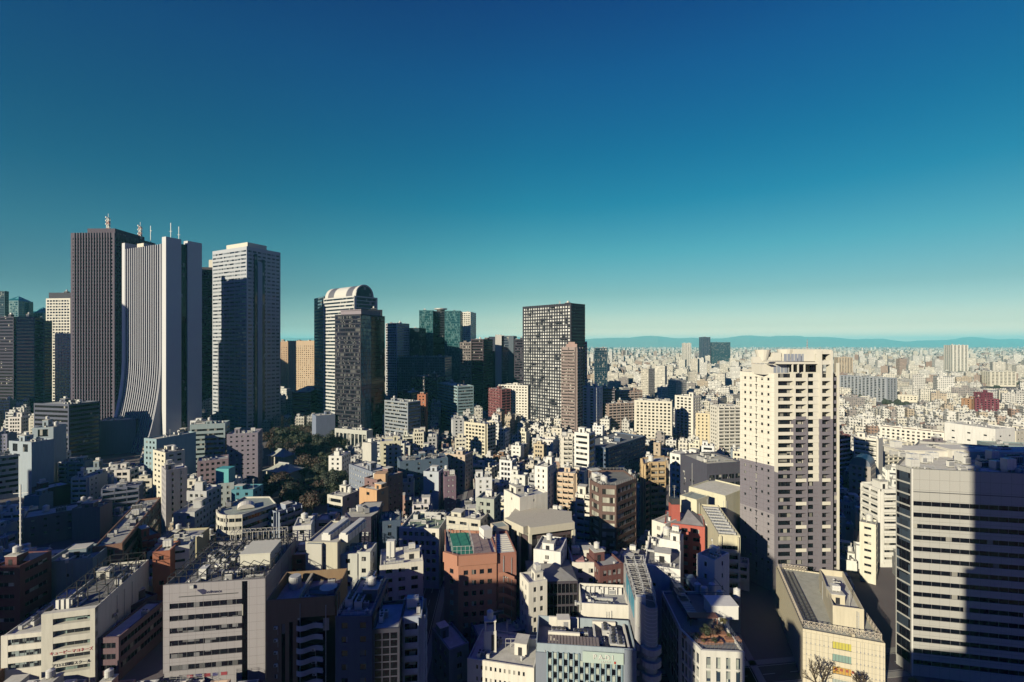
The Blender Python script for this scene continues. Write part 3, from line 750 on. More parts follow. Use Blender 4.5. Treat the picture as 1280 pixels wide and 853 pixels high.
T('office_tower','navy tower with one pale concrete fin up its middle',619.3,652,642,648,420,30,wall=(.12,.15,.19),faces={0:BD(fh=3.6,wh=2.2,mg=7,g=G_BLUE,dp=.2)},clutter=.3)
T('office_tower','pale concrete fin tower on the front of the navy tower',619,646,627,646,418.5,4,wall=(.6,.58,.55),clutter=0)
T('office_tower','dark narrow tower tucked left of the great gridded slab',643,640,655,640,424,24,wall=(.07,.06,.09),st=BD(fh=3.6,wh=2,g=G_TINY),clutter=.3)
# T11 gridded slab
t11=T('skyscraper','massive black-framed residential slab with a grid of pale panels',654,560,714,510,380,25,vb=486,wall=(.045,.045,.06),Yt=520,
   faces={0:dict(t='rib',bw=3.6,pw=.9,fh=3.6,wh=2.2,dp=.5,pier=.5,mg=1,top=2.2,g=G_PALE),1:BD(fh=3.6,wh=1.5,g=G_BLACK)},clutter=.5,roofc=(.15,.15,.16))
b=MB(); b.bar((0,0,0),(3,0,6),.3,0); b.bar((3,0,6),(3,0,0),.2,0); b.obj('roof_crane',METAL,t11.root,(6,8,t11.h))
t12=T('apartment_tower','slim dusky pink apartment tower in front of the gridded slab',701.5,470,720,462,434,16,vb=505,wall=(.37,.29,.27),
   faces={0:BC(fh=3.1,wh=1.9,bw=6,top=2.5),1:BC(fh=3.1,wh=1.9,bw=6,top=2.5),3:BC(fh=3.1,wh=1.9,bw=6,top=2.5)},clutter=.2,cat='apartment tower',near=False)
b=MB(); b.box(-5,5,-4,4,0,3.5,0); b.box(-3,3,-3,3,3.5,5.5,0); b.obj('roof_block',wallm(C['pink']),t12.root,(0,2,t12.h-.5))
T('office_tower','narrow pale tower just right of the gridded slab',730,620,734,620,427,16,wall='lightgrey',st=BD(fh=3.6,wh=2),clutter=.2)
T('office_tower','blue glass block alone right of the gridded slab',743,905,759,900,435,34,vb=467,wall=(.05,.09,.13),st=RB(bw=4.5,pw=.5,fh=4,wh=3,dp=.2,g=G_BLUE),clutter=.3)
# far left group
T('skyscraper','cream gridded tower with a dark crown left of the brown pier tower',58,640,88,636,373,44,wall='ivory',faces={0:RB(bw=4.4,pw=1.1,fh=3.9,wh=2.3,dp=.35,top=1.8),1:BD(fh=3.9,wh=2)},clutter=0)
b=MB(); T('tower_crown','dark plant storey crowning the cream gridded tower',61,645,88.6,645,366,34,wall=(.06,.06,.09),clutter=.2,z0=zat(373,640),hero=False)
T('skyscraper','dark striped tower at the left border of the view',-14,590,17,586,396,8,wall=(.05,.045,.085),st=BD(fh=4,wh=2.2,dp=.25,g=G_BLACK),clutter=.3,roofc=(.5,.5,.5))  # wall colour darkened to look shaded even in sun
T('skyscraper','blue-grey slab tower with a dark seam at the far left',20.5,570,43,568,396,8,wall=(.07,.09,.16),st=BD(fh=4,wh=2,dp=.15,g=G_BLACK),clutter=.1)  # dark wall colour stands in for shade here too
T('skyscraper','lower right part of the blue-grey slab tower at the far left',46.5,574,55,574,401,10,wall=(.08,.09,.15),st=BD(fh=4,wh=2,dp=.15,g=G_BLACK),clutter=.1)
def pyr_tower(lab,x0,x1,ytop,yap,Y):
    B=T('skyscraper',lab,x0,Y,x1,Y,ytop,(x1-x0)*Y/F,wall=(.18,.32,.36),st=RB(bw=5,pw=.8,fh=4,wh=3,dp=.2,g=G_TEAL),clutter=0)
    b=MB(); zb=B.h-.8; q=B.pts; ap=(0,0,zb+(ytop-yap)*Y/F)
    for i in range(4): b.face([(*q[i],zb),(*q[(i+1)%4],zb),ap],0)
    b.obj('glass_pyramid',glassm((.03,.16,.18),(.1,.4,.45),frac=.3,tag_='gy',cw=4,ch=4),B.root)
pyr_tower('teal tower with a glass pyramid top at the far left',5,23,376,369,860)
pyr_tower('lower teal tower with a small pyramid top left of the cream gridded tower',37,54,391,383,900)
T('skyscraper','dark teal shaft between the pyramid-topped towers',25,875,36,875,379,8,wall=(.05,.12,.16),st=BD(fh=4,wh=2.4,g=G_TEAL),clutter=.2)
T('skyscraper','dark glass tower cut by the left border behind the pyramid top',-16,780,6,780,364,6,wall=(.04,.09,.12),st=BD(fh=4,wh=2.6,g=G_BLUE),clutter=.2)
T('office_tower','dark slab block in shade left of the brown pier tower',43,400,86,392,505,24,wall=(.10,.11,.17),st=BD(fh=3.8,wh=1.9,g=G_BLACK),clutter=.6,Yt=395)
# ------------------------------------------------------------ right side: apartment tower
def apt_tower():
    gx=lambda px,Y: atY(px,Y)
    FLc=gx(968,190); far=(FLc[0]-7.1,FLc[1]+14); FRc=gx(1046,191.5)
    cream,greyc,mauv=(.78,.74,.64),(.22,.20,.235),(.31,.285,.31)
    z1=88.6
    pts=[FLc,FRc,(FRc[0]+4,FRc[1]+30),(far[0]+8,far[1]+16),far]
    B=Bld('apartment_tower','thirty-storey cream apartment tower turning grey in its lower half',pts,z1,cream,None,cat='apartment tower',clutter=.5,near=True,vb=735,
          rail=False,joint=1.6,dirt=.1,side=False)
    # material split by height (tile colours)
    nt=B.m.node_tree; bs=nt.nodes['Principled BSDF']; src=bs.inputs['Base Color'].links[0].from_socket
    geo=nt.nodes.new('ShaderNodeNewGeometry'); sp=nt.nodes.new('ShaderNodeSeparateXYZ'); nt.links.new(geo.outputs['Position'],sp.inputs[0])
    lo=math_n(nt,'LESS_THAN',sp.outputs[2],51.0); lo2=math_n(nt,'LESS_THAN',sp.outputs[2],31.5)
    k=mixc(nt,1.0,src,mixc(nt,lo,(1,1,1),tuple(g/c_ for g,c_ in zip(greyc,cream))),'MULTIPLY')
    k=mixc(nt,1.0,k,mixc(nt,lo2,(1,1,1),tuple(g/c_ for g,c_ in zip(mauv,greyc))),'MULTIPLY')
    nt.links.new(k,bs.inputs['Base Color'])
    root=B.root; c=B.c
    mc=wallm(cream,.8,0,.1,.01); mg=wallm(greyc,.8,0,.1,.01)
    # left face windows
    L=math.dist(far,FLc); u=((FLc[0]-far[0])/L,(FLc[1]-far[1])/L); ang=math.atan2(u[1],u[0]); o=(far[0]-c[0],far[1]-c[1])
    fh=3.1
    for r_ in range(27):
        z=z1-3.2-r_*fh
        for j,(a,w) in enumerate(((2.6,.8),(5.2,.8),(7.7,.55),(10.4,.8),(13.2,.8))):
            if r_>7 and j in (1,3) and r_%3: continue
            if r_>13 and j==0 and r_%2: continue
            if j==2: continue
            me=pane_mesh(w,1.1,G_DARK,FRAME,1); link('window',me,root,(o[0]+u[0]*a+u[1]*.06,o[1]+u[1]*a-u[0]*.06,z),ang)
    # stair slot
    b=MB()
    for r_ in range(27):
        z=z1-3.2-r_*fh; b.obox((0,0),(1,0),7.2,8.3,0.02,.1,z+.9,z+1.25,0); b.obox((0,0),(1,0),7.6,7.9,.02,.1,z-.9,z+.9,0)
    tag(b.obj('stair_windows',G_DARK,root,(o[0],o[1],0),ang),kind='stuff')
    # bays of the front
    W=math.dist(FLc,FRc); u=((FRc[0]-FLc[0])/W,(FRc[1]-FLc[1])/W); ang=math.atan2(u[1],u[0]); o=(FLc[0]-c[0],FLc[1]-c[1])
    fx=lambda px:(px-968)/78*W
    bays=[(968,988.5,0),(989.5,1003.5,0.6),(1004.5,1020.5,.0),(1021.5,1033.5,.8),(1035,1045.5,-1.2)]
    for bi,(p0,p1,extra) in enumerate(bays):
        a0,a1=fx(p0),fx(p1); bp=1.6+extra
        for col_,nm in ((0,'c'),(1,'g')): pass
        mk={}
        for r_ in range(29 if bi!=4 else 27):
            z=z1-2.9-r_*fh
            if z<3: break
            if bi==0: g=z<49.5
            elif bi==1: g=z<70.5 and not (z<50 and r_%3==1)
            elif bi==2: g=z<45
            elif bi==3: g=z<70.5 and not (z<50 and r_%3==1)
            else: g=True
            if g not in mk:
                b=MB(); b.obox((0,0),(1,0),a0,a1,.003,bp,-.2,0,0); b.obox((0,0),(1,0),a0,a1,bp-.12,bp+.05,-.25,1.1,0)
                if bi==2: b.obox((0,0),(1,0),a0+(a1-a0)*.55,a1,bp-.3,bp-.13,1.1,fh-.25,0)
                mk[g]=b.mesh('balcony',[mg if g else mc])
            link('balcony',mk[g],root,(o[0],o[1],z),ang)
        b=MB()
        n=3
        for i in range(n):
            x0=a0+.4+(a1-a0-.8)*i/n; b.obox((0,0),(1,0),x0+.02,x0+(a1-a0-.8)/n-.02,0,.05,.02,2.55,0)
        b.obox((0,0),(1,0),a0+.3,a1-.3,.0,.04,2.56,2.62,1); 
        me=b.mesh('window_row',[G_DARK,FRAME])
        for r_ in range(28):
            z=z1-2.9-r_*fh
            if z>2: link('window_row',me,root,(o[0],o[1],z),ang)
    # full-height fins between bays: cream above, grey below
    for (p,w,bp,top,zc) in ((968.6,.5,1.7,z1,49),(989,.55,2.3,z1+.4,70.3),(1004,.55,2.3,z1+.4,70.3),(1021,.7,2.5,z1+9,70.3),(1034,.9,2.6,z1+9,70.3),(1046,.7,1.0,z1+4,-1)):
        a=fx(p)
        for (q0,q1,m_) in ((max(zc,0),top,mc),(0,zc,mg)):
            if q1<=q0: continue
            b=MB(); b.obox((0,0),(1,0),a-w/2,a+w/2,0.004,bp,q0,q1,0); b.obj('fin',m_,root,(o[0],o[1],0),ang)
    b=MB(); b.obox((0,0),(1,0),fx(1035),fx(1045.4),.004,.3,0,z1-1.2,0); b.obj('dark_bay',G_BLACK,root,(o[0],o[1],0),ang)  # black strip stands in for the shade of a deep recess
    # stepped top
    def blk(p0,p1,b0,b1,za,zb,name='roof_block',m=mc):
        b=MB(); b.obox((0,0),(1,0),fx(p0),fx(p1),b0,b1,za,zb,0); return b.obj(name,m,root,(o[0],o[1],0),ang)
    blk(957,988,-10,-2.2,z1-.8,z1+3.4); blk(972,1033,-9,1.1,z1+3.61,z1+4.4)
    b=MB()
    for k_ in range(8): b.obox((0,0),(1,0),fx(971)+k_*1.5,fx(971)+k_*1.5+1.2,-2.19,-2.1,z1-.1,z1+2.9,0)
    b.obj('glass_screen',plain('frosted_glass',(.35,.38,.45),.2),root,(o[0],o[1],0),ang)
    b=MB(); b.obox((0,0),(1,0),fx(990.2),fx(1032),-1.99,-1.9,z1+.2,z1+3.0,0); b.obj('black_pane',G_BLACK,root,(o[0],o[1],0),ang)  # black panes, here and on the next line, stand in for shaded openings
    b=MB(); b.obox((0,0),(1,0),fx(1022),fx(1033),-.59,-.5,z1+5.3,z1+7.5,0); b.obj('black_pane',G_BLACK,root,(o[0],o[1],0),ang)
    for r_ in range(2):
        blk(962,968.2,-4,.0,z1+3.4+r_*1.4,z1+3.6+r_*1.4,'rail')
    
    for px in (989,996,1004): blk(px-.5,px+.5,.3,1.0,z1,z1+3.6,'fin')
    blk(990,1033,-8,-2,z1-.8,z1+3.6); blk(1009,1034,-14,-.6,z1+4.61,z1+9.5); blk(1020,1035,-.59,2.2,z1+7.6,z1+9.4); blk(1020,1035,-.59,2.2,z1+3.4,z1+5)
    blk(960,1006,-12,-10.5,z1+3.6,z1+6.2,'screen_wall'); 
    b=MB()
    for k in range(12): b.obox((0,0),(1,0),fx(984)+k*1.5,fx(984)+k*1.5+1.2,-2.2,-2.1,z1+4.6,z1+7.6,0)
    b.obj('glass_screen',plain('frosted_glass',(.35,.38,.45),.2),root,(o[0],o[1],0),ang)
    b=MB(); x=fx(990)
    b.obox((0,0),(1,0),x-2,x+2,-14,-10,z1+4.5,z1+8,0); b.cyl(x-5,12,1.9,z1+4.5,z1+9.2,16,0,3.2); b.cyl(x+5,12,2.0,z1+4.5,z1+9.4,16,0,3.3); b.obj('cooling_tower',mc,root,(o[0],o[1],0),ang)
apt_tower()

# big right-hand office slab
zR=62.5
p0=gnd(1120.5,580.5,zR); p1=gnd(1139.5,585.8,zR); p2=gnd(1430,598.5,zR)
rb=Bld('office_building','huge grey office slab with long black window strips, shaded on its right half',[p0,p1,p2,(p2[0]+22,p2[1]+34),(p0[0]+38,p0[1]+36)],zR,(.46,.45,.42),
  faces={1:BD(fh=3.42,wh=1.35,dp=.3,top=9.2,mg=.3,g=glassm((.006,.006,.012),frac=.02,spec=.3,tag_='gz'),mull=2.4),0:dict(t='curtain',fh=3.42,wh=2.9,dp=.12,top=1,mg=.15,g=glassm((.008,.008,.015),(.05,.07,.1),frac=.4,cw=3,spec=.25,tag_='gq'),fr=FRAME_D),4:BD(fh=3.42,wh=2,g=G_BLACK)},joint=2.6,dirt=.08,clutter=0,vb=853,near=True,side=False)
b=MB(); L=math.dist(p1,p2); u=((p2[0]-p1[0])/L,(p2[1]-p1[1])/L); b.obox((p1[0]-rb.c[0],p1[1]-rb.c[1]),u,0.3,L,.3,.34,zR-7.0,zR-6.8,0); b.obj('joint_line',DARKP,rb.root)
b=MB(); b.obox((p1[0]-rb.c[0],p1[1]-rb.c[1]),u,-.3,.1,-.1,.55,0,zR+.05,0); b.obj('corner_trim',WHITE,rb.root)
rr=random.Random(11)
for k in range(70):
    fx,fy=rr.uniform(.02,.75),rr.uniform(.06,.9)
    x=p1[0]+(p2[0]-p1[0])*fx+fy*16; y=p1[1]+(p2[1]-p1[1])*fx+fy*30
    me=PM[rr.choice(['cooling_unit','duct','pipe_run','air_conditioner','pipe_run','ptank','roof_vent'])]
    link(me.name.split('.')[0],me,rb.root,(x-rb.c[0],y-rb.c[1],rb.zr+.07),rr.choice([0,.1,1.57]),(1,1,rr.uniform(.7,1.5)))
for (fx,w,h_) in ((.12,16,1.8),(.33,9,2.6),(.55,26,2.4)):
    x=p1[0]+(p2[0]-p1[0])*fx+14; y=p1[1]+(p2[1]-p1[1])*fx+24; b=MB(); b.box(-w/2,w/2,-4,4,0,h_,0); b.box(-w/2-.2,w/2+.2,-4.2,4.2,h_,h_+.3,0); b.obj('plant_room',wallm(C['ivory']),rb.root,(x-rb.c[0],y-rb.c[1],rb.zr+.07),-.05)

# cream hall with the low roof terrace
zt=16.0
q0=gnd(1003.5,786,zt); q1=gnd(1106.5,804.5,zt); q4=gnd(970,708,zt); u1=((q1[0]-q0[0]),(q1[1]-q0[1])); 
q3=(q4[0]+u1[0]*.98,q4[1]+u1[1]*.98)
th=Bld('hall_building','cream tiled hall with a wide flat terrace roof and three coloured window strips',[q0,q1,q3,q4],zt,(.68,.61,.46),None,clutter=0,joint=1.4,dirt=.15,vb=853,near=True,roofc=(.42,.42,.37),ph=.5,side=False)
ln=math.hypot(*u1); uu=(u1[0]/ln,u1[1]/ln); ang=math.atan2(uu[1],uu[0]); o=th.pts[0]
for k,(cc) in enumerate(((.62,.55,.10),(.25,.38,.33),(.62,.36,.08),(.4,.45,.4))):
    b=MB(); z0=zt-4.0-k*3.6; a0=ln*.37; a1=ln*.60
    b.obox((0,0),(1,0),a0,a1,0,.06,0,1.9,0)
    for i in range(6): x=a0+(a1-a0)*i/6; b.obox((0,0),(1,0),x,x+.08,.061,.14,0,1.9,1)
    b.obox((0,0),(1,0),a0-.1,a1+.1,0,.2,-.12,-.001,1)
    if k==2:
        for i in range(4): b.obox((0,0),(1,0),a0+.5+i*1.4,a0+1.2+i*1.4,.061,.1,.9,1.6,2)
    b.obj('window_strip',[plain('coloured_blind',cc,.5),FRAME,plain('red_blind',(.4,.08,.05),.6)],th.root,(o[0],o[1],z0),ang)
for k in range(14):      # little vent caps and joints on the tiled front
    f=(.04+.055*k) if k<6 else (.66+.045*(k-6))
    b=MB()
    for r_ in range(4): b.obox((0,0),(1,0),ln*f,ln*f+.28,0,.12,zt-4-r_*3.4,zt-3.7-r_*3.4,0)
    b.obox((0,0),(1,0),ln*f+.1,ln*f+.17,0,.03,0,zt-1,0)
    b.obj('vent_strip',GREYP,th.root,(o[0],o[1],0),ang)
# lattice screen around the terrace
b=MB()
def truss(pa,pb,z,h,n):
    for i in range(n):
        a=[pa[j]+(pb[j]-pa[j])*i/n for j in (0,1)]; c_=[pa[j]+(pb[j]-pa[j])*(i+1)/n for j in (0,1)]
        b.bar((*a,z),(*c_,z+h),.05); b.bar((*a,z+h),(*c_,z),.05); b.bar((*a,z),(*a,z+h),.06)
        b.bar((*a,z+h),(*c_,z+h),.06); b.bar((*a,z+h*.5),(*c_,z+h*.5),.04)
ins=.8; P_=lambda fx,fy:(th.P(fx,fy)[0],th.P(fx,fy)[1])
truss(P_(.02,.03),P_(.98,.03),zt,1.8,14); truss(P_(.02,.03),P_(.02,.97),zt,1.8,26); truss(P_(.98,.03),P_(.98,.5),zt,1.8,10); truss(P_(.1,.97),P_(.5,.97),zt,1.8,8)
b.obj('lattice_screen',plain('screen_paint',(.6,.52,.42),.6),th.root)
# steel grid walkway on the roof
b=MB()
for i in range(40):
    f=.08+.85*i/40; a=P_(.10,f); c_=P_(.24,f); b.bar((*a,zt+.1),(*c_,zt+.1),.06)
for g in (.10,.17,.24): b.bar((*P_(g,.06),zt+.12),(*P_(g,.93),zt+.12),.07)
b.obj('roof_grid',FRAME_D,th.root)
b=MB(); b.obox(P_(.62,.02),uu,0,.8,-36,0,zt-.4,zt+.5,0); b.obj('roof_kerb',wallm((.6,.52,.38)),th.root)
# raised block at the back right of the hall
z2=22.5; ra=gnd(1041,757,z2); rc=gnd(1080,762,z2); rd=gnd(1024,711,z2)
rk=[ra,rc,(rd[0]+(rc[0]-ra[0])*.9,rd[1]+(rc[1]-ra[1])*.9),rd]
Bk=Bld('stage_block','cream raised block with a sunken roof on the back right of the hall',rk,z2,(.68,.61,.46),None,cat='building',clutter=.5,z0=0,ph=2.0,near=True)

# ------------------------------------------------------------ foreground row, left to right
pn=dict
a1=Q('office_building','small cream office block with four window strips at the bottom left corner',5,794,62,788,137,26,853,'ivory',
   faces={0:BD(fh=3.5,wh=1.75,dp=.45,mg=1.2,top=.9,g=glassm((.015,.02,.03),(.35,.42,.42),frac=.45,tag_='g5',cw=.9),mull=1.2)},clutter=1.3,ph=.7)
a2=Q('office_building','tall narrow cream block with red and black lettering between its window slots',64,764,122.5,757,137,31,853,(.72,.69,.60),
   faces={0:BD(fh=3.55,wh=1.75,dp=1.5,mg=1.2,top=1.2,g=glassm((.015,.02,.03),(.3,.42,.38),frac=.4,tag_='g6',cw=2.5),mull=2.5)},clutter=1.6,ph=.9,roofc=(.12,.12,.14))
o=a2.pts[0]; e=a2.pts[1]; ang=math.atan2(e[1]-o[1],e[0]-o[0]); Lf=math.dist(o,e); uf=((e[0]-o[0])/Lf,(e[1]-o[1])/Lf)
for txt,row,mt in (('キューピーマヨネーズ',3,plain('sign_red',(.45,.02,.05),.5)),('アロエ国際スクール',4,plain('sign_black',(.02,.02,.05),.5))):
    zz=a2.h-1.2-.9*.6-row*3.55+.38
    text_part(txt,1.05,mt,a2.root,(o[0]+uf[0]*Lf*.5+uf[1]*1.53,o[1]+uf[1]*Lf*.5-uf[0]*1.53,zz),ang)
# steel cage on its roof, sub-members in one frame part
b=MB()
def cage(b,B,x0,x1,y0,y1,h,nx,ny):
    z=B.h
    g=[[B.P(x0+(x1-x0)*i/nx,y0+(y1-y0)*j/ny,z) for j in range(ny+1)] for i in range(nx+1)]
    for i in range(nx+1):
        for j in range(ny+1):
            p=g[i][j]; b.bar((p[0],p[1],z-1),(p[0],p[1],z+h),.09)
            if i<nx: q=g[i+1][j]; b.bar((p[0],p[1],z+h),(q[0],q[1],z+h),.08)
            if j<ny: q=g[i][j+1]; b.bar((p[0],p[1],z+h),(q[0],q[1],z+h),.08)
            if j<ny and i in(0,nx): q=g[i][j+1]; b.bar((p[0],p[1],z),(q[0],q[1],z+h),.05)
cage(b,a2,.04,.96,.05,.95,3.4,2,6); b.obj('steel_cage',FRAME_D,a2.root)
for k in range(3):
    b=MB(); b.box(-.45,.45,-.3,.3,0,3.2,0); b.obj('flue',WHITE,a2.root,a2.P(.07+.11*k,.05))
a3=Q('office_building','low mauve brick block tucked right of the lettered cream block',124,797,148,796,140,20,853,(.17,.11,.13),BD(fh=3.3,wh=1.6,mg=.6,mull=1.4),clutter=.6)
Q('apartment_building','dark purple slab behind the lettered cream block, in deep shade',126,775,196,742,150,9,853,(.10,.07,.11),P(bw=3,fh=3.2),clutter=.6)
a4=Q('office_building','broad grey tiled office block with seven window strips and a leaf logo',206,731,332,722.5,137,30,853,(.37,.35,.37),
   faces={0:BD(fh=3.6,wh=1.55,dp=.3,mg=1.4,top=4.6,mull=2.2,g=glassm((.012,.012,.02),(.2,.2,.22),frac=.3,tag_='g7'))},joint=2.1,dirt=.12,clutter=0,ph=1.6,roofc=(.2,.2,.22))
o=a4.pts[0]; e=a4.pts[1]; ang=math.atan2(e[1]-o[1],e[0]-o[0]); Lf=math.dist(o,e); uf=((e[0]-o[0])/Lf,(e[1]-o[1])/Lf); nf_=(uf[1],-uf[0])
sgn=plain('sign_navy',(.03,.03,.10),.5)
text_part('medivance',1.15,sgn,a4.root,(o[0]+uf[0]*Lf*.475+nf_[0]*.32,o[1]+uf[1]*Lf*.475+nf_[1]*.32,a4.h-3.2),ang)
b=MB(); b.face([(0,0,0),(1.6,0,-1.5),(2.4,0,-1.4),(2.6,0,-.3),(1.8,0,.15)]); b.face([(0,.02,0),(1.8,.02,.15),(2.6,.02,-.3),(2.4,.02,-1.4),(1.6,.02,-1.5)]); 
b.obj('sign_logo',sgn,a4.root,(o[0]+uf[0]*Lf*.315+nf_[0]*.34,o[1]+uf[1]*Lf*.315+nf_[1]*.34,a4.h-2.0),ang)
b=MB(); b.obox(o,uf,Lf*.14,Lf*.73,.26,.29,a4.h-3.9,a4.h-3.65,0); b.obj('groove',DARKP,a4.root)
b=MB(); b.obox(o,uf,Lf*.765,Lf*.82,.26,.30,0,a4.h-.4,0); b.obj('slot',G_BLACK,a4.root)
b=MB(); b.obox(o,uf,Lf*.821,Lf+.02,.26,.34,0,a4.h-.02,0); b.obj('plain_pier',wallm((.37,.35,.37),.8,2.1,.12),a4.root)
ra=random.Random(3)
for k in range(4):
    for j in range(2): a4.put('cooling_unit',.30+.085*k,.50+.0*j+.2*j,math.pi/2,(1.0,.8,1.1))
for k in range(8):
    b=MB(); b.box(-.55,.55,-2.6,2.6,.3,1.5,0); b.box(-.55,.55,-3.4,-2.6,.3,1.0,0); b.box(-.3,.3,-2.4,2.4,0,.3,1)
    for j in range(4): b.box(-.57,.57,-2.3+j*1.3,-2.2+j*1.3,.28,1.53,1)
    b.obj('duct',[plain('white_duct',(.8,.79,.74),.5,0,.1),GREYP],a4.roof,a4.P(.33+.045*k+(.03 if k>3 else 0),.52 if k<4 else .62),ang-.25)
for k in range(46):
    a4.put(ra.choice(['air_conditioner','pipe_run','duct','roof_vent','ptank','cooling_unit','pipe_run']),ra.uniform(.07,.93),ra.uniform(.07,.93),ra.choice([0,1.57]),(1,1,ra.uniform(.8,1.4)))
b=MB(); fl_=a4.P(.78,.45); b.box(-4.4,4.4,-5,5,0,5.2,0); b.box(-4.6,4.6,-5.2,5.2,5.2,5.5,0)
for k in range(7): b.box(-4+k*1.2,-3.4+k*1.2,-5.05,-5,.3,1.2,1)
b.obj('plant_room',[wallm((.72,.70,.60)),DARKP],a4.root,(fl_[0],fl_[1],a4.zr+.06),ang)
b=MB(); cage(b,a4,.02,.98,.02,.98,1.8,9,7); b.obj('steel_cage',FRAME_D,a4.root)
b=MB(); cage(b,a4,.25,.9,.88,.98,4.2,10,1); b.obj('louvre_frame',plain('louvre_frame',(.45,.43,.4),.6),a4.root)
b=MB()
for k in range(5): b.obox(o,uf,Lf*.22+k*2.3,Lf*.22+k*2.3+1.7,.301,.33,a4.h-4.6-3.6*6-1.45,a4.h-4.6-3.6*6-.5,k%2)
b.obj('banner',[plain('banner_red',(.35,.05,.08),.6),plain('banner_blue',(.06,.06,.2),.6)],a4.root)

# golden brown apartment with wavy balconies
a5=Q('apartment_building','golden brown building with wavy white balconies right of the grey office',332.8,751,419,745,125,16,853,(.30,.20,.12),None,clutter=0,dirt=.35,ph=3.2,roofc=(.45,.43,.4))
o=a5.pts[0]; e=a5.pts[1]; ang=math.atan2(e[1]-o[1],e[0]-o[0]); Lf=math.dist(o,e)
b=MB(); b.obox((0,0),(1,0),Lf*.22,Lf*.27,0,.05,4,a5.h-6.5,0); b.obox((0,0),(1,0),Lf*.33,Lf*.38,0,.05,3,a5.h-6.2,0); b.obj('window_slot',G_BLACK,a5.root,(o[0],o[1],0),ang)
b=MB(); b.obox((0,0),(1,0),Lf*.45,Lf*1.0,0,.04,0,a5.h-5.2,0); b.obj('dark_bay',G_BLACK,a5.root,(o[0],o[1],0),ang)
def wavy():
    b=MB(); n=20; pts=[]
    for k in range(n+1):
        t=k/n; x=Lf*(.45+.38*t); y=-(.9+.8*math.sin(t*math.pi*2.0+.2)*(1-t*.6)); pts.append((x,y))
    for k in range(n):
        (x0,y0),(x1,y1)=pts[k],pts[k+1]
        for (z0,z1,o_) in ((0,1.35,0),):
            b.face([(x0,y0,z0),(x1,y1,z0),(x1,y1,z1),(x0,y0,z1)]); b.face([(x0,y0+.15,z1),(x1,y1+.15,z1),(x1,y1+.15,z0),(x0,y0+.15,z0)]); b.face([(x0,y0,z1),(x1,y1,z1),(x1,y1+.15,z1),(x0,y0+.15,z1)])
            b.face([(x0,0,0),(x1,0,0),(x1,y1,0),(x0,y0,0)]); b.face([(x0,0,.12),(x0,y0,.12),(x1,y1,.12),(x1,0,.12)])
    return b.mesh('balcony',[wallm((.5,.52,.55))])
wm=wavy()
for k in range(8): link('balcony',wm,a5.root,(o[0],o[1],a5.h-8-k*3.0),ang)
b=MB(); b.cyl(0,0,1.7,0,3.2,18,0); b.cyl(0,0,1.5,3.2,3.5,18,0); b.obj('water_tank',METAL,a5.root,a5.P(.2,.78))
p=a5.P(.68,.5)
b=MB(); n=12
for k in range(n):      # horn-shaped exhaust duct
    t0,t1=k/n,(k+1)/n; r0,r1=.9+1.6*t0,.9+1.6*t1
    b.cyl(-2.5+5*t0,0,r0,.4+.6*t0,.9+.6*t1+.5,10,0,r1,cap=(k==n-1))
b.obj('exhaust_duct',METAL,a5.root,(p[0],p[1],a5.zr))
for (fx,fy) in ((.85,.4),(.9,.6),(.5,.25),(.78,.8)): a5.put('air_conditioner',fx,fy)
b=MB(); 
w0=a5.P(.42,.02); w1=a5.P(.42,.98); b.bar((w0[0],w0[1],a5.h-1),(w1[0],w1[1],a5.h-1),.35); b.bar((w0[0],w0[1],a5.h-2.4),(w1[0],w1[1],a5.h-2.4),.3); b.obj('roof_divider',wallm((.5,.45,.35)),a5.root)

# navy shaded group
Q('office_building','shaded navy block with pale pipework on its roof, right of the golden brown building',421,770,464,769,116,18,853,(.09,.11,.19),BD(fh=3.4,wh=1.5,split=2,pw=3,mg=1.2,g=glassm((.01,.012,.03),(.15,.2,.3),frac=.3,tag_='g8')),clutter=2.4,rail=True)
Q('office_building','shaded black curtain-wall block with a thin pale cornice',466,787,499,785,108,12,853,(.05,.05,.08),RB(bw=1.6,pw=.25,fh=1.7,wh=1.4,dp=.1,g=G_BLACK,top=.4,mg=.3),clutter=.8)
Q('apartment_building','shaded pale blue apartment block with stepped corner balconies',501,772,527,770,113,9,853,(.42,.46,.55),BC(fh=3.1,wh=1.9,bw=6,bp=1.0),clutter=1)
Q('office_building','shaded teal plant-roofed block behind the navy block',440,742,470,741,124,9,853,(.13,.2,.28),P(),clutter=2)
a9=Q('apartment_building','cream block with dark H-shaped window clusters above the shaded navy blocks',475,707,529,701,158,13,760,'ivory',
   faces={0:P(fh=3.1,wh=1.3,ww=2.2,bw=4.4,dp=.15,mull=.8),1:BC(fh=3.1,wh=1.8,bw=5,bp=1.0)},clutter=1.4)
b=MB(); b.box(-1.4,1.4,-1,1,0,5.8,0); b.box(-.2,.2,-1.05,-1,.2,5.6,1); b.obj('chimney',[WHITE,GREYP],a9.root,a9.P(.25,.6))
a10=Q('office_building','cream corner office with three rows of paired windows and roof machinery',500,659,549,661,195,19,735,'ivory',
   faces={0:P(fh=3.6,wh=1.7,ww=1.5,bw=2.3,dp=.3,mg=1),3:BD(fh=3.6,wh=1.6,split=2)},clutter=2.6,roofc=(.12,.22,.16))
for k in range(6): a10.put('cooling_unit',.45+.09*k,.75,1.57,(.6,.8,1.2))

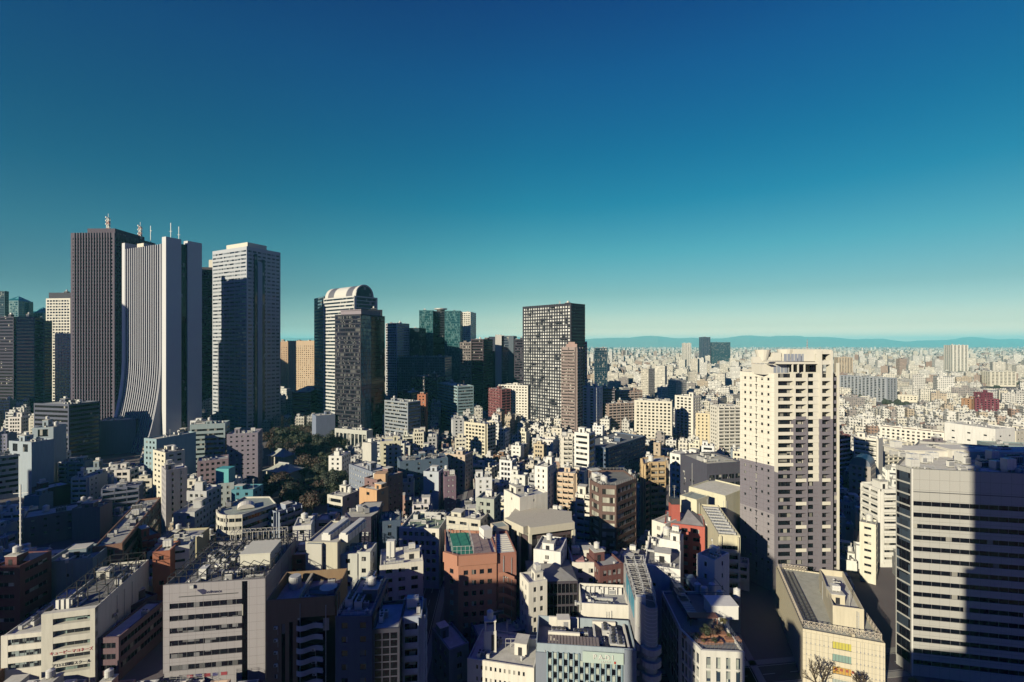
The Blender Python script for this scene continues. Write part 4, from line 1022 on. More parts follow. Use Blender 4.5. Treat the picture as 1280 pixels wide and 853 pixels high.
# orange building with the green roof net
zo=33.0
F0=gnd(573.8,694,zo); F1=gnd(620.6,690.5,zo); Lc=gnd(556.6,689,zo); Lb=gnd(556,662,zo); Rb=gnd(620,664,zo)
org=wallm((.46,.22,.15),.75,0,.15)
ob=Bld('office_building','terracotta office block with a green netted pitch and brown deck on its roof',[F0,F1,Rb,Lb,Lc],zo,(.46,.22,.15),
  faces={0:P(fh=3.35,wh=1.5,ww=1.45,bw=2.35,dp=.25,top=4.2,mg=.9,nm=1),4:P(fh=3.35,wh=1.5,ww=1.5,bw=4.0,dp=.25,top=4.2,mg=.8,nm=1)},clutter=0,ph=1.3,joint=0,dirt=.15,vb=853)
b=MB()
for i_ in (0,4):
    o=ob.pts[i_]; q=ob.pts[(i_+1)%5]; L=math.dist(o,q); u=((q[0]-o[0])/L,(q[1]-o[1])/L); b.obox(o,u,-.25,L,.25,.9,ob.h-3.2,ob.h+.02,0)
b.obj('roof_band',org,ob.root)
def roofpt(px,py,z): g=gnd(px,py,z); return (g[0]-ob.c[0],g[1]-ob.c[1])
gr=plain('sports_net',(.02,.30,.20),.8,0,.35,.6); 
b=MB(); g4=[roofpt(558,664.5,zo),roofpt(585,662.5,zo),roofpt(592,691,zo),roofpt(566,692,zo)]
b.prism(g4[::-1] if False else [g4[3],g4[2],g4[1],g4[0]],ob.h-1.0,ob.h-.8,0); b.obj('green_pitch',gr,ob.root)
b=MB()
for i_ in range(4):
    p=g4[i_]; q=g4[(i_+1)%4]
    for k in range(5):
        t=k/5; x,y=p[0]+(q[0]-p[0])*t,p[1]+(q[1]-p[1])*t; b.bar((x,y,ob.h-1),(x,y,ob.h+2.2),.05)
    b.bar((*p,ob.h+2.2),(*q,ob.h+2.2),.05); b.bar((*p,ob.h+.8),(*q,ob.h+.8),.03)
b.obj('net_frame',METAL,ob.root)
b=MB(); g4=[roofpt(592,690,zo),roofpt(615,688,zo),roofpt(607,665,zo),roofpt(587,664,zo)]; b.prism(g4,ob.h-1.0,ob.h-.75,0); b.obj('brown_deck',plain('deck_coat',(.33,.24,.23),.9),ob.root)
bx=roofpt(607,668,zo); b=MB(); b.box(-1.6,1.6,-2,2,0,3.4,0); b.obj('stair_house',wallm(C['white']),ob.root,(bx[0],bx[1],ob.h-1),.5)
ob2=Q('office_building','terracotta annexe with outside stair flights, right of the netted roof',621.5,692,645.5,690,152.5,18,853,(.38,.17,.13),None,clutter=.3,roofc=(.6,.58,.5),dirt=.15)
for k in range(4):
    b=MB(); b.box(-3,3,-.5,.5,0,.5,0)
o=ob2.pts[0]; e=ob2.pts[1]; ang=math.atan2(e[1]-o[1],e[0]-o[0]); Lf=math.dist(o,e)
for k in range(7):
    b=MB(); z0=ob2.h-9-k*3.35
    b.face([(Lf*.3,-1.3,z0+2.4),(Lf*.85,-1.3,z0+.4),(Lf*.85,-1.3,z0+1.7),(Lf*.3,-1.3,z0+3.5)]); b.face([(Lf*.3,-1.45,z0+3.5),(Lf*.85,-1.45,z0+1.7),(Lf*.85,-1.45,z0+.4),(Lf*.3,-1.45,z0+2.4)])
    b.face([(Lf*.3,-1.3,z0+3.5),(Lf*.85,-1.3,z0+1.7),(Lf*.85,-1.45,z0+1.7),(Lf*.3,-1.45,z0+3.5)]); b.obox((0,0),(1,0),.2,Lf*.3,.01,1.45,z0+2.2,z0+2.4,0); b.obox((0,0),(1,0),.2,Lf*.3,1.3,1.45,z0+2.4,z0+3.5,0)
    b.face([(Lf*.3,-.01,z0+2.4),(Lf*.3,-1.4,z0+2.4),(Lf*.85,-1.4,z0+.4),(Lf*.85,-.01,z0+.4)])
    b.obj('stair_flight',org,ob2.root,(o[0],o[1],0),ang)
b=MB()
for k in range(9): b.obox((0,0),(1,0),.4,Lf-.4,-2-k*1.7,-1-k*1.7,0,.5,0)
b.obj('roof_slats',wallm(C['ivory']),ob2.root,(o[0],o[1],ob2.zr+.1),ang)

# white building with the water-tank turret
a12=Q('office_building','cream block with a narrow water-tank turret, lowest centre of the view',585,822.5,667,835,130,14,853,'ivory',P(fh=3.2,wh=1.1,ww=.55,bw=1.25,dp=.15,ind=False,mg=2),clutter=1.2,ph=.6)
p=a12.P(.27,.35)
b=MB(); b.box(-1.7,1.7,-1.4,1.4,0,6.5,0)
for sx in (-1,1):
    for sy in (-1,1): b.box(sx*1.3-.2,sx*1.3+.2,sy*1.1-.2,sy*1.1+.2,6.5,9,0)
b.box(-1.7,1.7,-1.4,1.4,9,9.3,0); b.cyl(0,0,.9,9.3,11.4,12,0); b.cyl(0,0,.9,11.4,11.9,12,0,.2); b.box(.3,1.1,-1.45,-1.4,1,5.5,1)
b.obj('tank_turret',[wallm(C['ivory']),DARKP],a12.root,(p[0],p[1],a12.zr),.1)
b=MB(); b.obox((0,0),(1,0),4,9.5,-1.4,-1.2,0,2.2,0); 
for k in range(5): b.bar((-3.5+k*1.5,1,0),(-3.5+k*1.5,1,2.4),.05)
b.bar((-3.5,1,2.4),(2.5,1,2.4),.05); b.bar((-3.5,1,1.2),(2.5,1,1.2),.05); b.obj('roof_screen',WHITE,a12.root,a12.P(.6,.5))
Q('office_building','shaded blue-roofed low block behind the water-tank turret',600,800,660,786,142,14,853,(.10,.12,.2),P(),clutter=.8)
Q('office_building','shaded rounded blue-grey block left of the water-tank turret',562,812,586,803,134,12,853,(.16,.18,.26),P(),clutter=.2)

# checkered blue-grey block with the lettering panel
a13=Q('office_building','pale blue office with a chequer of dark and light panes and a lettered panel',670,804,795,812,125.2,13,853,(.38,.45,.50),None,clutter=0,ph=2.8,roofc=(.36,.34,.33))
o=a13.pts[0]; e=a13.pts[1]; ang=math.atan2(e[1]-o[1],e[0]-o[0]); Lf=math.dist(o,e)
dk=pane_mesh(.95,1.5,G_BLACK,FRAME_D,1); lt=pane_mesh(.95,1.5,plain('pale_panel',(.55,.60,.52),.4),FRAME,1)
cols_=14
for c_ in range(cols_):
    x=Lf*.115+c_*Lf*.745/cols_+.6
    for r_ in range(11):
        z=a13.h-3.6-r_*1.72
        if z<.5: break
        if c_>=6 and r_<1: continue
        link('window',dk if (c_+r_)%2==0 else lt,a13.root,(o[0]+math.cos(ang)*x+math.sin(ang)*.1,o[1]+math.sin(ang)*x-math.cos(ang)*.1,z),ang)
b=MB()
for c_ in range(cols_+1):
    x=Lf*.115+c_*Lf*.745/cols_; b.obox((0,0),(1,0),x-.16,x+.16,0.002,.4,0,a13.h-1.9,0)
b.obj('mullion',plain('blue_mullion',(.28,.40,.46),.5),a13.root,(o[0],o[1],0),ang)
b=MB(); b.obox((0,0),(1,0),-.1,Lf*.11,.003,.35,0,a13.h-2.2,0); b.obox((0,0),(1,0),Lf*.885,Lf+.1,.003,.35,0,a13.h-.1,0); b.obj('side_pier',wallm((.24,.27,.33)),a13.root,(o[0],o[1],0),ang)
b=MB(); b.obox((0,0),(1,0),Lf*.47,Lf*.875,.42,.6,a13.h-3.9,a13.h-1.0,0); b.obj('sign_board',plain('sign_panel',(.50,.60,.54),.5,0,.08),a13.root,(o[0],o[1],0),ang)
px_=lambda f:(o[0]+math.cos(ang)*Lf*f+math.sin(ang)*.66,o[1]+math.sin(ang)*Lf*f-math.cos(ang)*.66)
sy=px_(.675); text_part('P A D I',1.75,WHITE,a13.root,(sy[0],sy[1],a13.h-2.75),ang,depth=.12)
sy=px_(.70); text_part('J A P A N',.6,WHITE,a13.root,(sy[0],sy[1],a13.h-3.6),ang,depth=.08)
sy=px_(.79); b=MB(); b.box(-.22,.22,-.08,0,0,.6,0); b.obj('sign_mark',RED,a13.root,(sy[0],sy[1],a13.h-3.7),ang)
for (x0,x1,y0,y1,zz) in ((.12,.45,.02,.06,2.4),(.12,.45,.35,.40,3.2),(.12,.45,.93,.97,3.0),(.6,.85,.9,.95,2.6),(.60,.62,.1,.9,2.0),(.93,.95,.05,.95,2.0)):
    b=MB(); A_=a13.P(x0,y0); B_=a13.P(x1,y1); u_=(math.cos(ang),math.sin(ang)); dx=(B_[0]-A_[0])*u_[0]+(B_[1]-A_[1])*u_[1]; dy=-(B_[0]-A_[0])*u_[1]+(B_[1]-A_[1])*u_[0]
    b.box(0,dx,0,max(.2,dy),0,zz,0); b.obj('screen_wall',wallm(C['ivory']),a13.root,(A_[0],A_[1],a13.zr+.05),ang)
rx=random.Random(8)
for k in range(18): a13.put(rx.choice(['air_conditioner','air_conditioner','pipe_run','roof_vent','cooling_unit']),rx.uniform(.62,.9) if k%3 else rx.uniform(.1,.55),rx.uniform(.12,.85),rx.choice([0,1.57]))
b=MB()
for k in range(16): b.obox((0,0),(1,0),Lf*.12+k*.95*.9,Lf*.12+k*.95*.9+.7,-4.2,-.6,2.6,2.7,0)
b.obj('canopy_slats',plain('canopy_metal',(.33,.27,.24),.6),a13.root,(o[0],o[1],a13.zr),ang)
b=MB(); b.box(-1.8,1.8,-1.5,1.5,0,2.6,0); b.box(-.1,1.2,-1.56,-1.5,.4,2,1); b.obj('stair_house',[wallm(C['ivory']),GREYP],a13.root,a13.P(.28,.80,a13.zr+1.6))

a14=Q('office_building','black glass office with a grey hipped roof left of the walled white roof terrace',662,728,722,726,150,15,805,(.07,.06,.08),dict(t='curtain',fh=3.6,wh=2.9,dp=.12,mg=.2,top=.7,g=G_BLACK,mull=1.3),clutter=.2,ph=.2,mat=None)
b=MB(); q=a14.pts; zc=a14.h; c0=lerp(lerp(q[0],q[3],.5),lerp(q[1],q[2],.5),.3); c1=lerp(lerp(q[0],q[3],.5),lerp(q[1],q[2],.5),.62)
c0=(*c0,zc+2.2); c1=(*c1,zc+2.2); v=[(*p,zc) for p in q]
b.face([v[0],v[1],c1,c0]); b.face([v[1],v[2],c1]); b.face([v[2],v[3],c0,c1]); b.face([v[3],v[0],c0]); b.obj('hipped_roof',roofm((.20,.20,.22)),a14.root)
Q('apartment_building','thin cream flank wall with small windows left of the black glass office',651,716,661.3,728.5,151,6,800,'ivory',P(bw=2.6,ww=1,fh=3.1),clutter=.4)
a15=Q('office_building','white parapeted block with a walled roof terrace full of vents',726,754,787,757,140,12,812,'ivory',None,clutter=1.6,ph=2.2)
for k in range(9):
    b=MB(); b.box(-.5,.5,-.15,.15,0,2.2,0); b.obj('roof_baffle',wallm(C['white']),a15.root,a15.P(.1+.1*k,.82,a15.zr))
Q('office_building','maroon-banded block behind the walled terrace',750,708,779,704,158,10,745,(.16,.07,.07),RB(bw=1.6,pw=.5,fh=3.5,wh=1.8,g=glassm((.02,.015,.02),(.4,.38,.38),frac=.7,tag_='g9')),clutter=.4)
a16b=Q('office_building','white two-level block with a terrace and rose-coloured roof patch',716,703,748,703,162,16,735,'ivory',P(),clutter=1.6,ph=1.6,roofc=(.40,.30,.26))
b=MB(); b.box(-2.5,2.5,-2,2,0,2.2,0); b.obj('roof_patch',plain('rose_coat',(.5,.25,.25),.8),a16b.root,a16b.P(.2,.25,a16b.zr-.9))

# narrow rounded building with roof scaffolding
def rounded(name,label,pl,pr,Yf,z,back,wall,fh,**kw):
    pass
zN=31.0; n0=gnd(793.5,750,zN); n1=gnd(806,757.5,zN); n2=gnd(821,756,zN); nb=gnd(805,703,zN); nb0=gnd(779.5,703,zN)
arc=[]; 
cxr=((n1[0]+n2[0])/2,(n1[1]+n2[1])/2); rr_=math.dist(n1,n2)/2
for k in range(9):
    t=math.pi+math.pi*k/8; arc.append((cxr[0]+rr_*math.cos(t),cxr[1]+.9*rr_*math.sin(t)))
rn=Bld('office_building','narrow ribbed building with a rounded nose and scaffolding on its roof',[n0]+arc+[nb,nb0],zN,(.42,.41,.41),None,clutter=0,ph=1.2,roofc=(.08,.07,.09),near=True,dirt=.15,vb=853)
b=MB()
for k in range(16):      # horizontal ribs round the nose
    z=rn.h-1-k*1.0
    for i in range(1,9):
        o=rn.pts[i]; q=rn.pts[i+1]; L=math.dist(o,q); u=((q[0]-o[0])/L,(q[1]-o[1])/L); b.obox(o,u,0,L,.002,.1,z,z+.12,0)
b.obj('nose_ribs',METAL,rn.root)
for k in range(7):
    b=MB()
    for i in range(1,9):
        o=rn.pts[i]; q=rn.pts[i+1]; L=math.dist(o,q); u=((q[0]-o[0])/L,(q[1]-o[1])/L); b.obox(o,u,-.15,L+.15,.1,1.0,0,1.5,0)
    b.obj('balcony',wallm((.5,.48,.46)),rn.root,(0,0,rn.h-12-k*3.4))
b=MB(); o=rn.pts[0]; b.box(0,2.4,-.6,.6,-6.5,1.5,0); b.obj('white_panel',plain('white_panel',(.8,.78,.7),.5,0,.05),rn.root,(o[0]+.2,o[1]-.7,rn.h))
for k in range(6):
    b=MB(); b.box(0,2.5,-1.2,0,0,1.4,0); b.box(0,2.5,-1.2,0,-.15,0,1); b.obj('balcony',[wallm(C['white']),GREYP],rn.root,(o[0]+.2,o[1]-.1,rn.h-13-k*3.3))
b=MB(); o=rn.pts[-1]; q=rn.pts[0]; L=math.dist(o,q); u=((q[0]-o[0])/L,(q[1]-o[1])/L); b.obox(o,u,L*.3,L*.95,.02,.12,rn.h-5.5,rn.h-.3,0); b.obj('blue_banner',[plain('banner_cyan',(.05,.32,.45),.5)],rn.root)
b=MB(); rg=random.Random(2)
A0,A1,B0,B1=rn.pts[0],rn.pts[9],rn.pts[-1],rn.pts[-2]
for i in range(9):
    for j in range(3):
        p=lerp(lerp(A0,A1,j/2*.9+.05),lerp(B0,B1,j/2*.9+.05),i/8*.95+.02); b.bar((*p,rn.zr),(*p,rn.h+2.6),.05)
        if i<8:
            q=lerp(lerp(A0,A1,j/2*.9+.05),lerp(B0,B1,j/2*.9+.05),(i+1)/8*.95+.02)
            for z in (rn.h+2.4,rn.h+.6): b.bar((*p,z),(*q,z),.045)
            b.bar((*p,rn.h+.6),(*q,rn.h+2.4),.035)
        if j<2:
            q=lerp(lerp(A0,A1,(j+1)/2*.9+.05),lerp(B0,B1,(j+1)/2*.9+.05),i/8*.95+.02)
            for z in (rn.h+2.4,rn.h+.6): b.bar((*p,z),(*q,z),.045)
b.obj('scaffold',METAL,rn.root)

# white L-shaped block behind, cube with lettering
a17=Q('office_building','blank white block with square port windows right of the scaffolded roof',805,705,850,712,155,24,768,'white',P(bw=5,ww=1,wh=1,fh=4,dp=.1,skip=.3,nm=1),clutter=1.8,roofc=(.2,.2,.22))
a18=Q('office_building','small bright white cube block carrying faint grey lettering',823.5,673,850,678,168,8,705,'white',None,side=False,clutter=.8,ph=.8)
o=a18.pts[0]; e=a18.pts[1]; ang=math.atan2(e[1]-o[1],e[0]-o[0]); Lf=math.dist(o,e)
text_part('FORTRONE',.95,plain('sign_grey',(.25,.24,.2),.6),a18.root,(o[0]+math.cos(ang)*Lf*.6+math.sin(ang)*.02,o[1]+math.sin(ang)*Lf*.6-math.cos(ang)*.02,a18.h-3.6),ang)
a19=Q('apartment_building','brick-red apartment block with a red stair tower on its roof',831,653,881,659,185,14,700,(.50,.13,.10),
  faces={0:P(fh=3.2,wh=1.5,ww=2.3,bw=4.4,dp=.25,mg=1)},clutter=0,ph=.3,roofc=(.3,.28,.3))
b=MB(); b.box(-1.7,1.7,-1.7,1.7,0,6.5,0); b.obj('stair_tower',wallm((.50,.13,.10)),a19.root,a19.P(.24,.35))
b=MB(); b.box(-1.6,1.6,-1.5,1.5,0,2.6,0); b.obj('plant_box',DARKP,a19.root,a19.P(.24,.35,a19.h+6.0)); a19.put('antenna',.24,.35,z=a19.h+8)
b=MB(); q=[a19.P(.42,.1),a19.P(.98,.1),a19.P(.9,.95),a19.P(.5,.95)]; c0=a19.P(.6,.75); v=[(p[0],p[1],a19.h-.2) for p in q]; c0=(c0[0],c0[1],a19.h+2.6)
for i in range(4): b.face([v[i],v[(i+1)%4],c0])
b.obj('hipped_roof',roofm((.25,.24,.27)),a19.root)
for k in range(3):
    b=MB(); b.box(-1.2,1.2,-1,0,0,1.2,0); b.obj('balcony',wallm((.5,.12,.09)),a19.root,(a19.pts[0][0]+7.6+k*1.8,a19.pts[0][1]-.1,a19.h-8-k*3.1),.1)
Q('apartment_building','white block with one dark window left of the brick-red apartments',816,650,831.5,655,186,12,690,'ivory',P(bw=5,fh=3.2),clutter=1)
Q('apartment_building','cream sliver block right of the brick-red apartments',882,655,890,656,184,12,700,'ivory',P(bw=2,ww=1,fh=3.1),clutter=.5)
a21=Q('apartment_building','slender cream block with a long slatted roof left of the thirty-storey tower',898,668,925.5,670,165,32,740,(.70,.64,.46),faces={0:BC(fh=3.3,wh=1.9,bw=5.2,bp=1.1,top=3.2)},clutter=0,ph=.8)
for k in range(9): a21.put('duct',.5,.08+.1*k,0,(.9,1.4,.8))
a22=Q('office_building','dark slate office box above cream blank walls, left of the thirty-storey tower',884,580,928,577,225,22,650,(.085,.085,.12),
  faces={0:BD(fh=4,wh=2.2,dp=.3,split=5,pw=.5,mg=1,top=5,g=G_DARK)},clutter=1.4,roofc=(.5,.48,.42),near=True)
Q('office_building','blank cream wall block with one black seam below the slate office box',861,608,907,620,215,20,655,(.72,.68,.50),None,clutter=0,ph=.6)
Q('office_building','small cream box block beside the blank cream wall',850,619,871,625,200,9,650,(.74,.70,.52),None,clutter=0,ph=.3)
zz=42.0; r0=gnd(804,580,zz); r1=gnd(810,577,zz); r2=gnd(833,577,zz)
a23=Bld('apartment_building','tan apartment block with curved corner and rows of balconies',[r0,(r1[0],r1[1]-1.2),r2,(r2[0]+3,r2[1]+13),(r0[0]+3,r0[1]+13)],zz,(.58,.42,.24),
  BC(fh=3.05,wh=1.9,bw=4.0,bp=1.1,top=1.2),cat='building',clutter=.8,near=False,vb=630)
zz=41.0; c_=[gnd(738,600,zz),gnd(751,606,zz),gnd(770,607,zz),gnd(795,598,zz)]
a24=Bld('office_building','brown and glass corner office with broad window bays and white roof plant',c_+[(c_[3][0]-2,c_[3][1]+14),(c_[0][0]+2,c_[0][1]+16)],zz,(.16,.10,.09),
  faces={0:BD(fh=3.6,wh=2.2,dp=.3,mg=1.2,g=glassm((.03,.03,.03),(.62,.6,.5),frac=.6,tag_='ga')),1:BD(fh=3.6,wh=2.3,dp=.3,mg=.6,g=glassm((.03,.03,.03),(.62,.6,.5),frac=.75,tag_='gb2')),2:BD(fh=3.6,wh=2.0,dp=.3,mg=.8,g=glassm((.02,.02,.03),(.35,.36,.42),frac=.5,tag_='gc'))},clutter=2.6,vb=700,roofc=(.12,.12,.13),rail=True,near=True)
a24.put('ptank',.4,.5,0,(1.4,1.4,1.2)); a24.put('tank',.7,.6)
# cream corner frame building with columns
zz=35.0; f0=gnd(636,646,zz); f1=gnd(660,657,zz); f2=gnd(715,650,zz)
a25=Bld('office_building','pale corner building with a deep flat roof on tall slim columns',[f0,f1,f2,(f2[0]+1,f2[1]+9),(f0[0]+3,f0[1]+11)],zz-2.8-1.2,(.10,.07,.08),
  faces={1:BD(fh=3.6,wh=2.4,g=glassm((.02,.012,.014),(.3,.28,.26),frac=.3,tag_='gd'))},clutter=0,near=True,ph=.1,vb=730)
b=MB()
b.prism([(p[0],p[1]) for p in a25.pts],a25.h+1.2,a25.h+4,0); b.obj('deep_roof',wallm((.62,.57,.46)),a25.root)
b=MB()
for p,q in ((a25.pts[0],a25.pts[1]),(a25.pts[1],a25.pts[2])):
    L=math.dist(p,q); u=((q[0]-p[0])/L,(q[1]-p[1])/L); b.obox(p,u,0,L,.002,2.2,a25.h+1.4,a25.h+3.98,0)
b.obj('roof_fascia',wallm((.62,.57,.46)),a25.root)
for (i_,t) in ((1,0.0),(1,.98),(0,.3),(0,.62)):
    p=a25.pts[i_]; q=a25.pts[i_+1]; L=math.dist(p,q); u=((q[0]-p[0])/L,(q[1]-p[1])/L)
    b=MB(); b.obox(p,u,L*t-.1,L*t+.9,.4,1.6,0,a25.h+1.39,0); b.obj('column',wallm((.66,.62,.5)),a25.root)
Q('office_building','cream block with a grey flank standing on the left of the columned corner building',631,612,650,622,195,13,640,'ivory',P(bw=9,fh=6,ww=.8,wh=1),clutter=1.3)
Q('office_building','white cubic block with dark roof fans in front of the columned corner building',668,686,700,690,160,12,720,'white',P(bw=6,fh=4,ww=1.3,wh=1.3),clutter=2)
Q('office_building','white slant-topped chimney block behind the terracotta annexe',620,660,636,657,170,5,690,(.66,.58,.46),None,clutter=0,ph=.3)

# rooftop garden office
zj=22.5; j0=gnd(850.7,785.6,zj); j1=gnd(877.5,812,zj); j2=gnd(930,814.5,zj); jb=gnd(830,743,zj)
aj=Bld('office_building','white pin-striped office with a planted roof garden',[j0,j1,j2,(j2[0]+1,jb[1]+2),(jb[0],jb[1]+2)],zj,(.74,.72,.66),
  faces={0:RB(bw=1.7,pw=.35,fh=3.4,wh=2.7,dp=.35,g=glassm((.02,.03,.05),(.5,.5,.45),frac=.5,tag_='ge'),mg=.6),1:RB(bw=2.6,pw=1.3,fh=3.4,wh=2.9,dp=.35,g=glassm((.03,.05,.08),(.55,.58,.5),frac=.45,tag_='gf',ch=1.7,cw=1.3),mg=.3),4:RB(bw=1.6,pw=.25,fh=3.4,wh=3,dp=.1,g=G_BLACK,mg=.2)},clutter=0,ph=.9,roofc=(.15,.14,.16),vb=853,near=True)
aj.railing(h=1.6,step=1.0,edges=(0,1,2),m=plain('garden_rail',(.22,.25,.33),.4,.4))
def jp(px,py,z=zj): g=gnd(px,py,z); return (g[0]-aj.c[0],g[1]-aj.c[1],aj.zr+.06)
b=MB(); b.box(-3.8,3.8,-2.8,2.8,0,3.6,0); b.box(-3.9,3.9,-2.9,2.9,3.6,3.9,0); b.obj('stair_house',wallm(C['white']),aj.root,jp(901,764),-.02)
b=MB(); b.box(-4,4,-1.3,1.3,2.2,2.4,0)
for sx in (-3.7,3.7):
    for sy in (-1.1,1.1): b.box(sx-.1,sx+.1,sy-.1,sy+.1,0,2.2,0)
b.obj('pergola',plain('brown_timber',(.2,.08,.06),.7),aj.root,jp(878,776))
for (px,py,w,d_) in ((870,792,7,1.6),(893,790,6,2),(884,800,8,1.2),(916,797,4,1.5)):
    b=MB(); b.box(-w/2,w/2,-d_/2,d_/2,0,.7,0); b.obj('planter',plain('terracotta',(.35,.16,.1),.8),aj.root,jp(px,py))
for (px,py,l) in ((846,735,10),(852,748,8),(858,760,9),(866,730,8)):
    b=MB(); b.box(-1.4,1.4,-l/2,l/2,0,2.0,0); 
    for k in range(int(l)): b.box(-1.45,1.45,-l/2+k,-l/2+k+.1,0,2.05,0)
    b.obj('cooling_duct',plain('blue_duct',(.14,.22,.33),.5,.3),aj.root,jp(px,py))
b=MB()
for k in range(9):
    y=k*1.1; b.bar((0,y,0),(0,y,3.6),.08); b.bar((0,y,3.6),(14,y*.9,3.6),.05) if k%4==0 else None
b.bar((0,0,3.6),(0,8.8,3.6),.08); b.bar((14,0,3.6),(14,8.8,3.6),.08); b.bar((0,0,3.6),(14,0,3.6),.08); b.obj('steel_frame',plain('blue_steel',(.15,.2,.3),.4,.5),aj.root,jp(850,752))
for (px,py) in ((900,748),(890,738),(880,742),(921,745),(872,738)): link('water_tank',PM['tank'],aj.root,jp(px,py),0,(.8,.8,.9))
Q('office_building','small cream box building behind the roof garden office',872,692,893,700,158,9,735,'white',P(bw=6,fh=4,ww=.9),clutter=1.2)

# small cream tower between the theatre hall and the slab
a66=Q('apartment_building','slim white eight-storey block alone in the shade right of the thirty-storey tower',1075,652,1094.5,656,200,7,722,(.76,.72,.6),P(fh=3.1,wh=1.0,ww=2.4,bw=3.2,dp=.15,mg=.5),clutter=.8)
Q('apartment_building','white block with rounded balconies left of the grey slab corner',1101,612,1125,612,212,12,665,'white',BC(fh=3.2,wh=1.6,bw=5,bp=1.0),clutter=1)
a69=Q('apartment_building','plum brick block with pale balcony slabs right of the thirty-storey tower',1046,545,1062,543,330,12,590,(.25,.12,.13),faces={3:BC(),0:BC(fh=3.2,wh=1.8,bw=4,pm=WHITE)},clutter=.6)
a70=Q('apartment_building','white ribbed apartment block with a dark right edge beyond the plum block',1067,545,1098,549,330,10,585,'ivory',faces={0:BC(fh=3.2,wh=1.8,bw=6)},clutter=.8)
a71=Q('apartment_building','beige apartment block with shaded balconies beyond the grey slab roof',1103,556,1140,553,345,12,580,'cream',faces={0:BC(fh=3.0,wh=1.8,bw=5)},clutter=.8)
Q('apartment_building','dark grey flats behind the grey slab roof',1155,549,1184,556,330,10,575,(.2,.17,.2),BC(fh=3.0,wh=1.8,bw=5,pm=wallm((.45,.42,.42))),clutter=.8)
vb_=Q('hall_building','small barrel-roofed hall in shade right of the thirty-storey tower',1062,580,1088,584,290,14,600,(.4,.36,.33),P(fh=4),clutter=0,ph=.1); 
def barrel2(B,rise,mat):
    fl,fr,br,bl=B.pts; b=MB(); n=12
    def arc(p,q): return [(p[0]+(q[0]-p[0])*(1-math.cos(math.pi*k/n))/2,p[1]+(q[1]-p[1])*(1-math.cos(math.pi*k/n))/2,B.h+rise*math.sin(math.pi*k/n)) for k in range(n+1)]
    s0,s1=arc(fl,fr),arc(bl,br)
    for k in range(n): b.face([s0[k],s0[k+1],s1[k+1],s1[k]])
    b.face(s0[::-1]); b.face(s1); b.obj('vaulted_roof',mat,B.root)
barrel2(vb_,5,plain('metal_roof',(.22,.25,.32),.4,.4))
a74=Q('warehouse','long white windowless depot with small square openings, upper right',1181,528,1244,536.5,410,24,562,'white',P(bw=11,ww=2.2,wh=1.2,fh=6,dp=.2,top=5),clutter=1.2,cat='warehouse')
Q('warehouse','cream annexe of the long white depot',1245.5,536,1270,539,404,26,560,'cream',P(bw=6,ww=2,wh=1.2,fh=5),clutter=1,cat='warehouse')
Q('school_building','low grey and white hall right of the depot, partly in shadow',1240,556,1330,560,360,16,575,(.25,.32,.33),BD(fh=4,wh=1.8,top=2,mull=3),clutter=.5)
Q('apartment_building','row of white gabled flats left of the depot',1100,533,1180,541,440,12,548,'ivory',P(bw=3.5,ww=1.8,wh=1.6,fh=3.0,dp=.2),clutter=.3,roofc=(.3,.15,.12))
Q('apartment_building','very long scalloped blue-grey slab of flats, far right of the tower',1046,469,1108,473,900,24,497,(.40,.42,.46),RB(bw=7,pw=2.6,fh=3,wh=2.0,dp=1.5,mg=1,top=1),clutter=.4)
Q('apartment_building','long low cream terrace of flats in front of the scalloped slab',1097,493,1147,495,840,14,508,'cream',P(bw=5,ww=2.2,wh=1.6,fh=3.2,top=2.0),clutter=0,roofc=(.45,.25,.15))
Q('apartment_building','crimson block of flats with a raised middle, far right',1219,498,1249,499,700,18,516,(.20,.05,.075),P(bw=4,ww=2.2,wh=1.5,fh=3.2),clutter=.4)
Q('apartment_building','raised crimson middle of the far right flats',1229,491,1241,491,696,14,514,(.19,.045,.07),P(bw=5,ww=1.5,fh=3.2),clutter=.2)
Q('apartment_building','bright orange block left of the crimson flats',1202,498,1214,499,710,14,510,(.42,.24,.14),P(bw=5,fh=3.2),clutter=.3)
T('apartment_tower','pale thirty-storey residential tower on the right skyline',1191,1650,1210,1640,431.5,44,466,'ivory',RB(bw=10,pw=4,fh=3.2,wh=1.8,dp=1.5),clutter=.3)
T('office_tower','pale low cubic block in front of the right skyline tower',1238,1130,1270,1120,465,30,488,'cream',RB(bw=8,pw=3,fh=3.4,wh=1.6,dp=.8),clutter=.4)
T('office_tower','navy blue tower on the far skyline right of centre',878,2200,888,2200,421.5,40,448,(.08,.10,.16),RB(bw=8,pw=2,fh=4,wh=2.4,g=G_BLUE),clutter=.2)
T('office_tower','broad navy glass block beside the far navy tower',888.5,2210,913,2190,428,50,446,(.05,.12,.16),BD(fh=4,wh=2.6,g=G_BLUE),clutter=.3)
T('apartment_tower','pair of pale slim towers left of the far navy tower',855,2000,864,2000,429,24,446,'ivory',RB(bw=8,pw=3,fh=3.2,wh=1.6),clutter=.1)
T('apartment_tower','beige ribbed tower immediately right of the thirty-storey tower',1048,1300,1066,1290,447,30,467,'beige',RB(bw=6,pw=2.5,fh=3.2,wh=1.6,dp=.8),clutter=.2)
b=MB(); 
for k in range(14):
    z0=k*10
    for sx,sy in ((-1,-1),(1,-1),(1,1),(-1,1)):
        r0=6*(1-k/15); r1=6*(1-(k+1)/15); b.bar((sx*r0,sy*r0,z0),(sx*r1,sy*r1,z0+10),.4,k%2)
        b.bar((sx*r0,sy*r0,z0),(-sx*r1,sy*r1,z0+10),.25,k%2)
g_=atY(1009,3600); tag(b.obj('radio_mast',[WHITE,RED],None,(g_[0],g_[1],0)),'thin lattice radio mast on the horizon above the thirty-storey tower','mast')

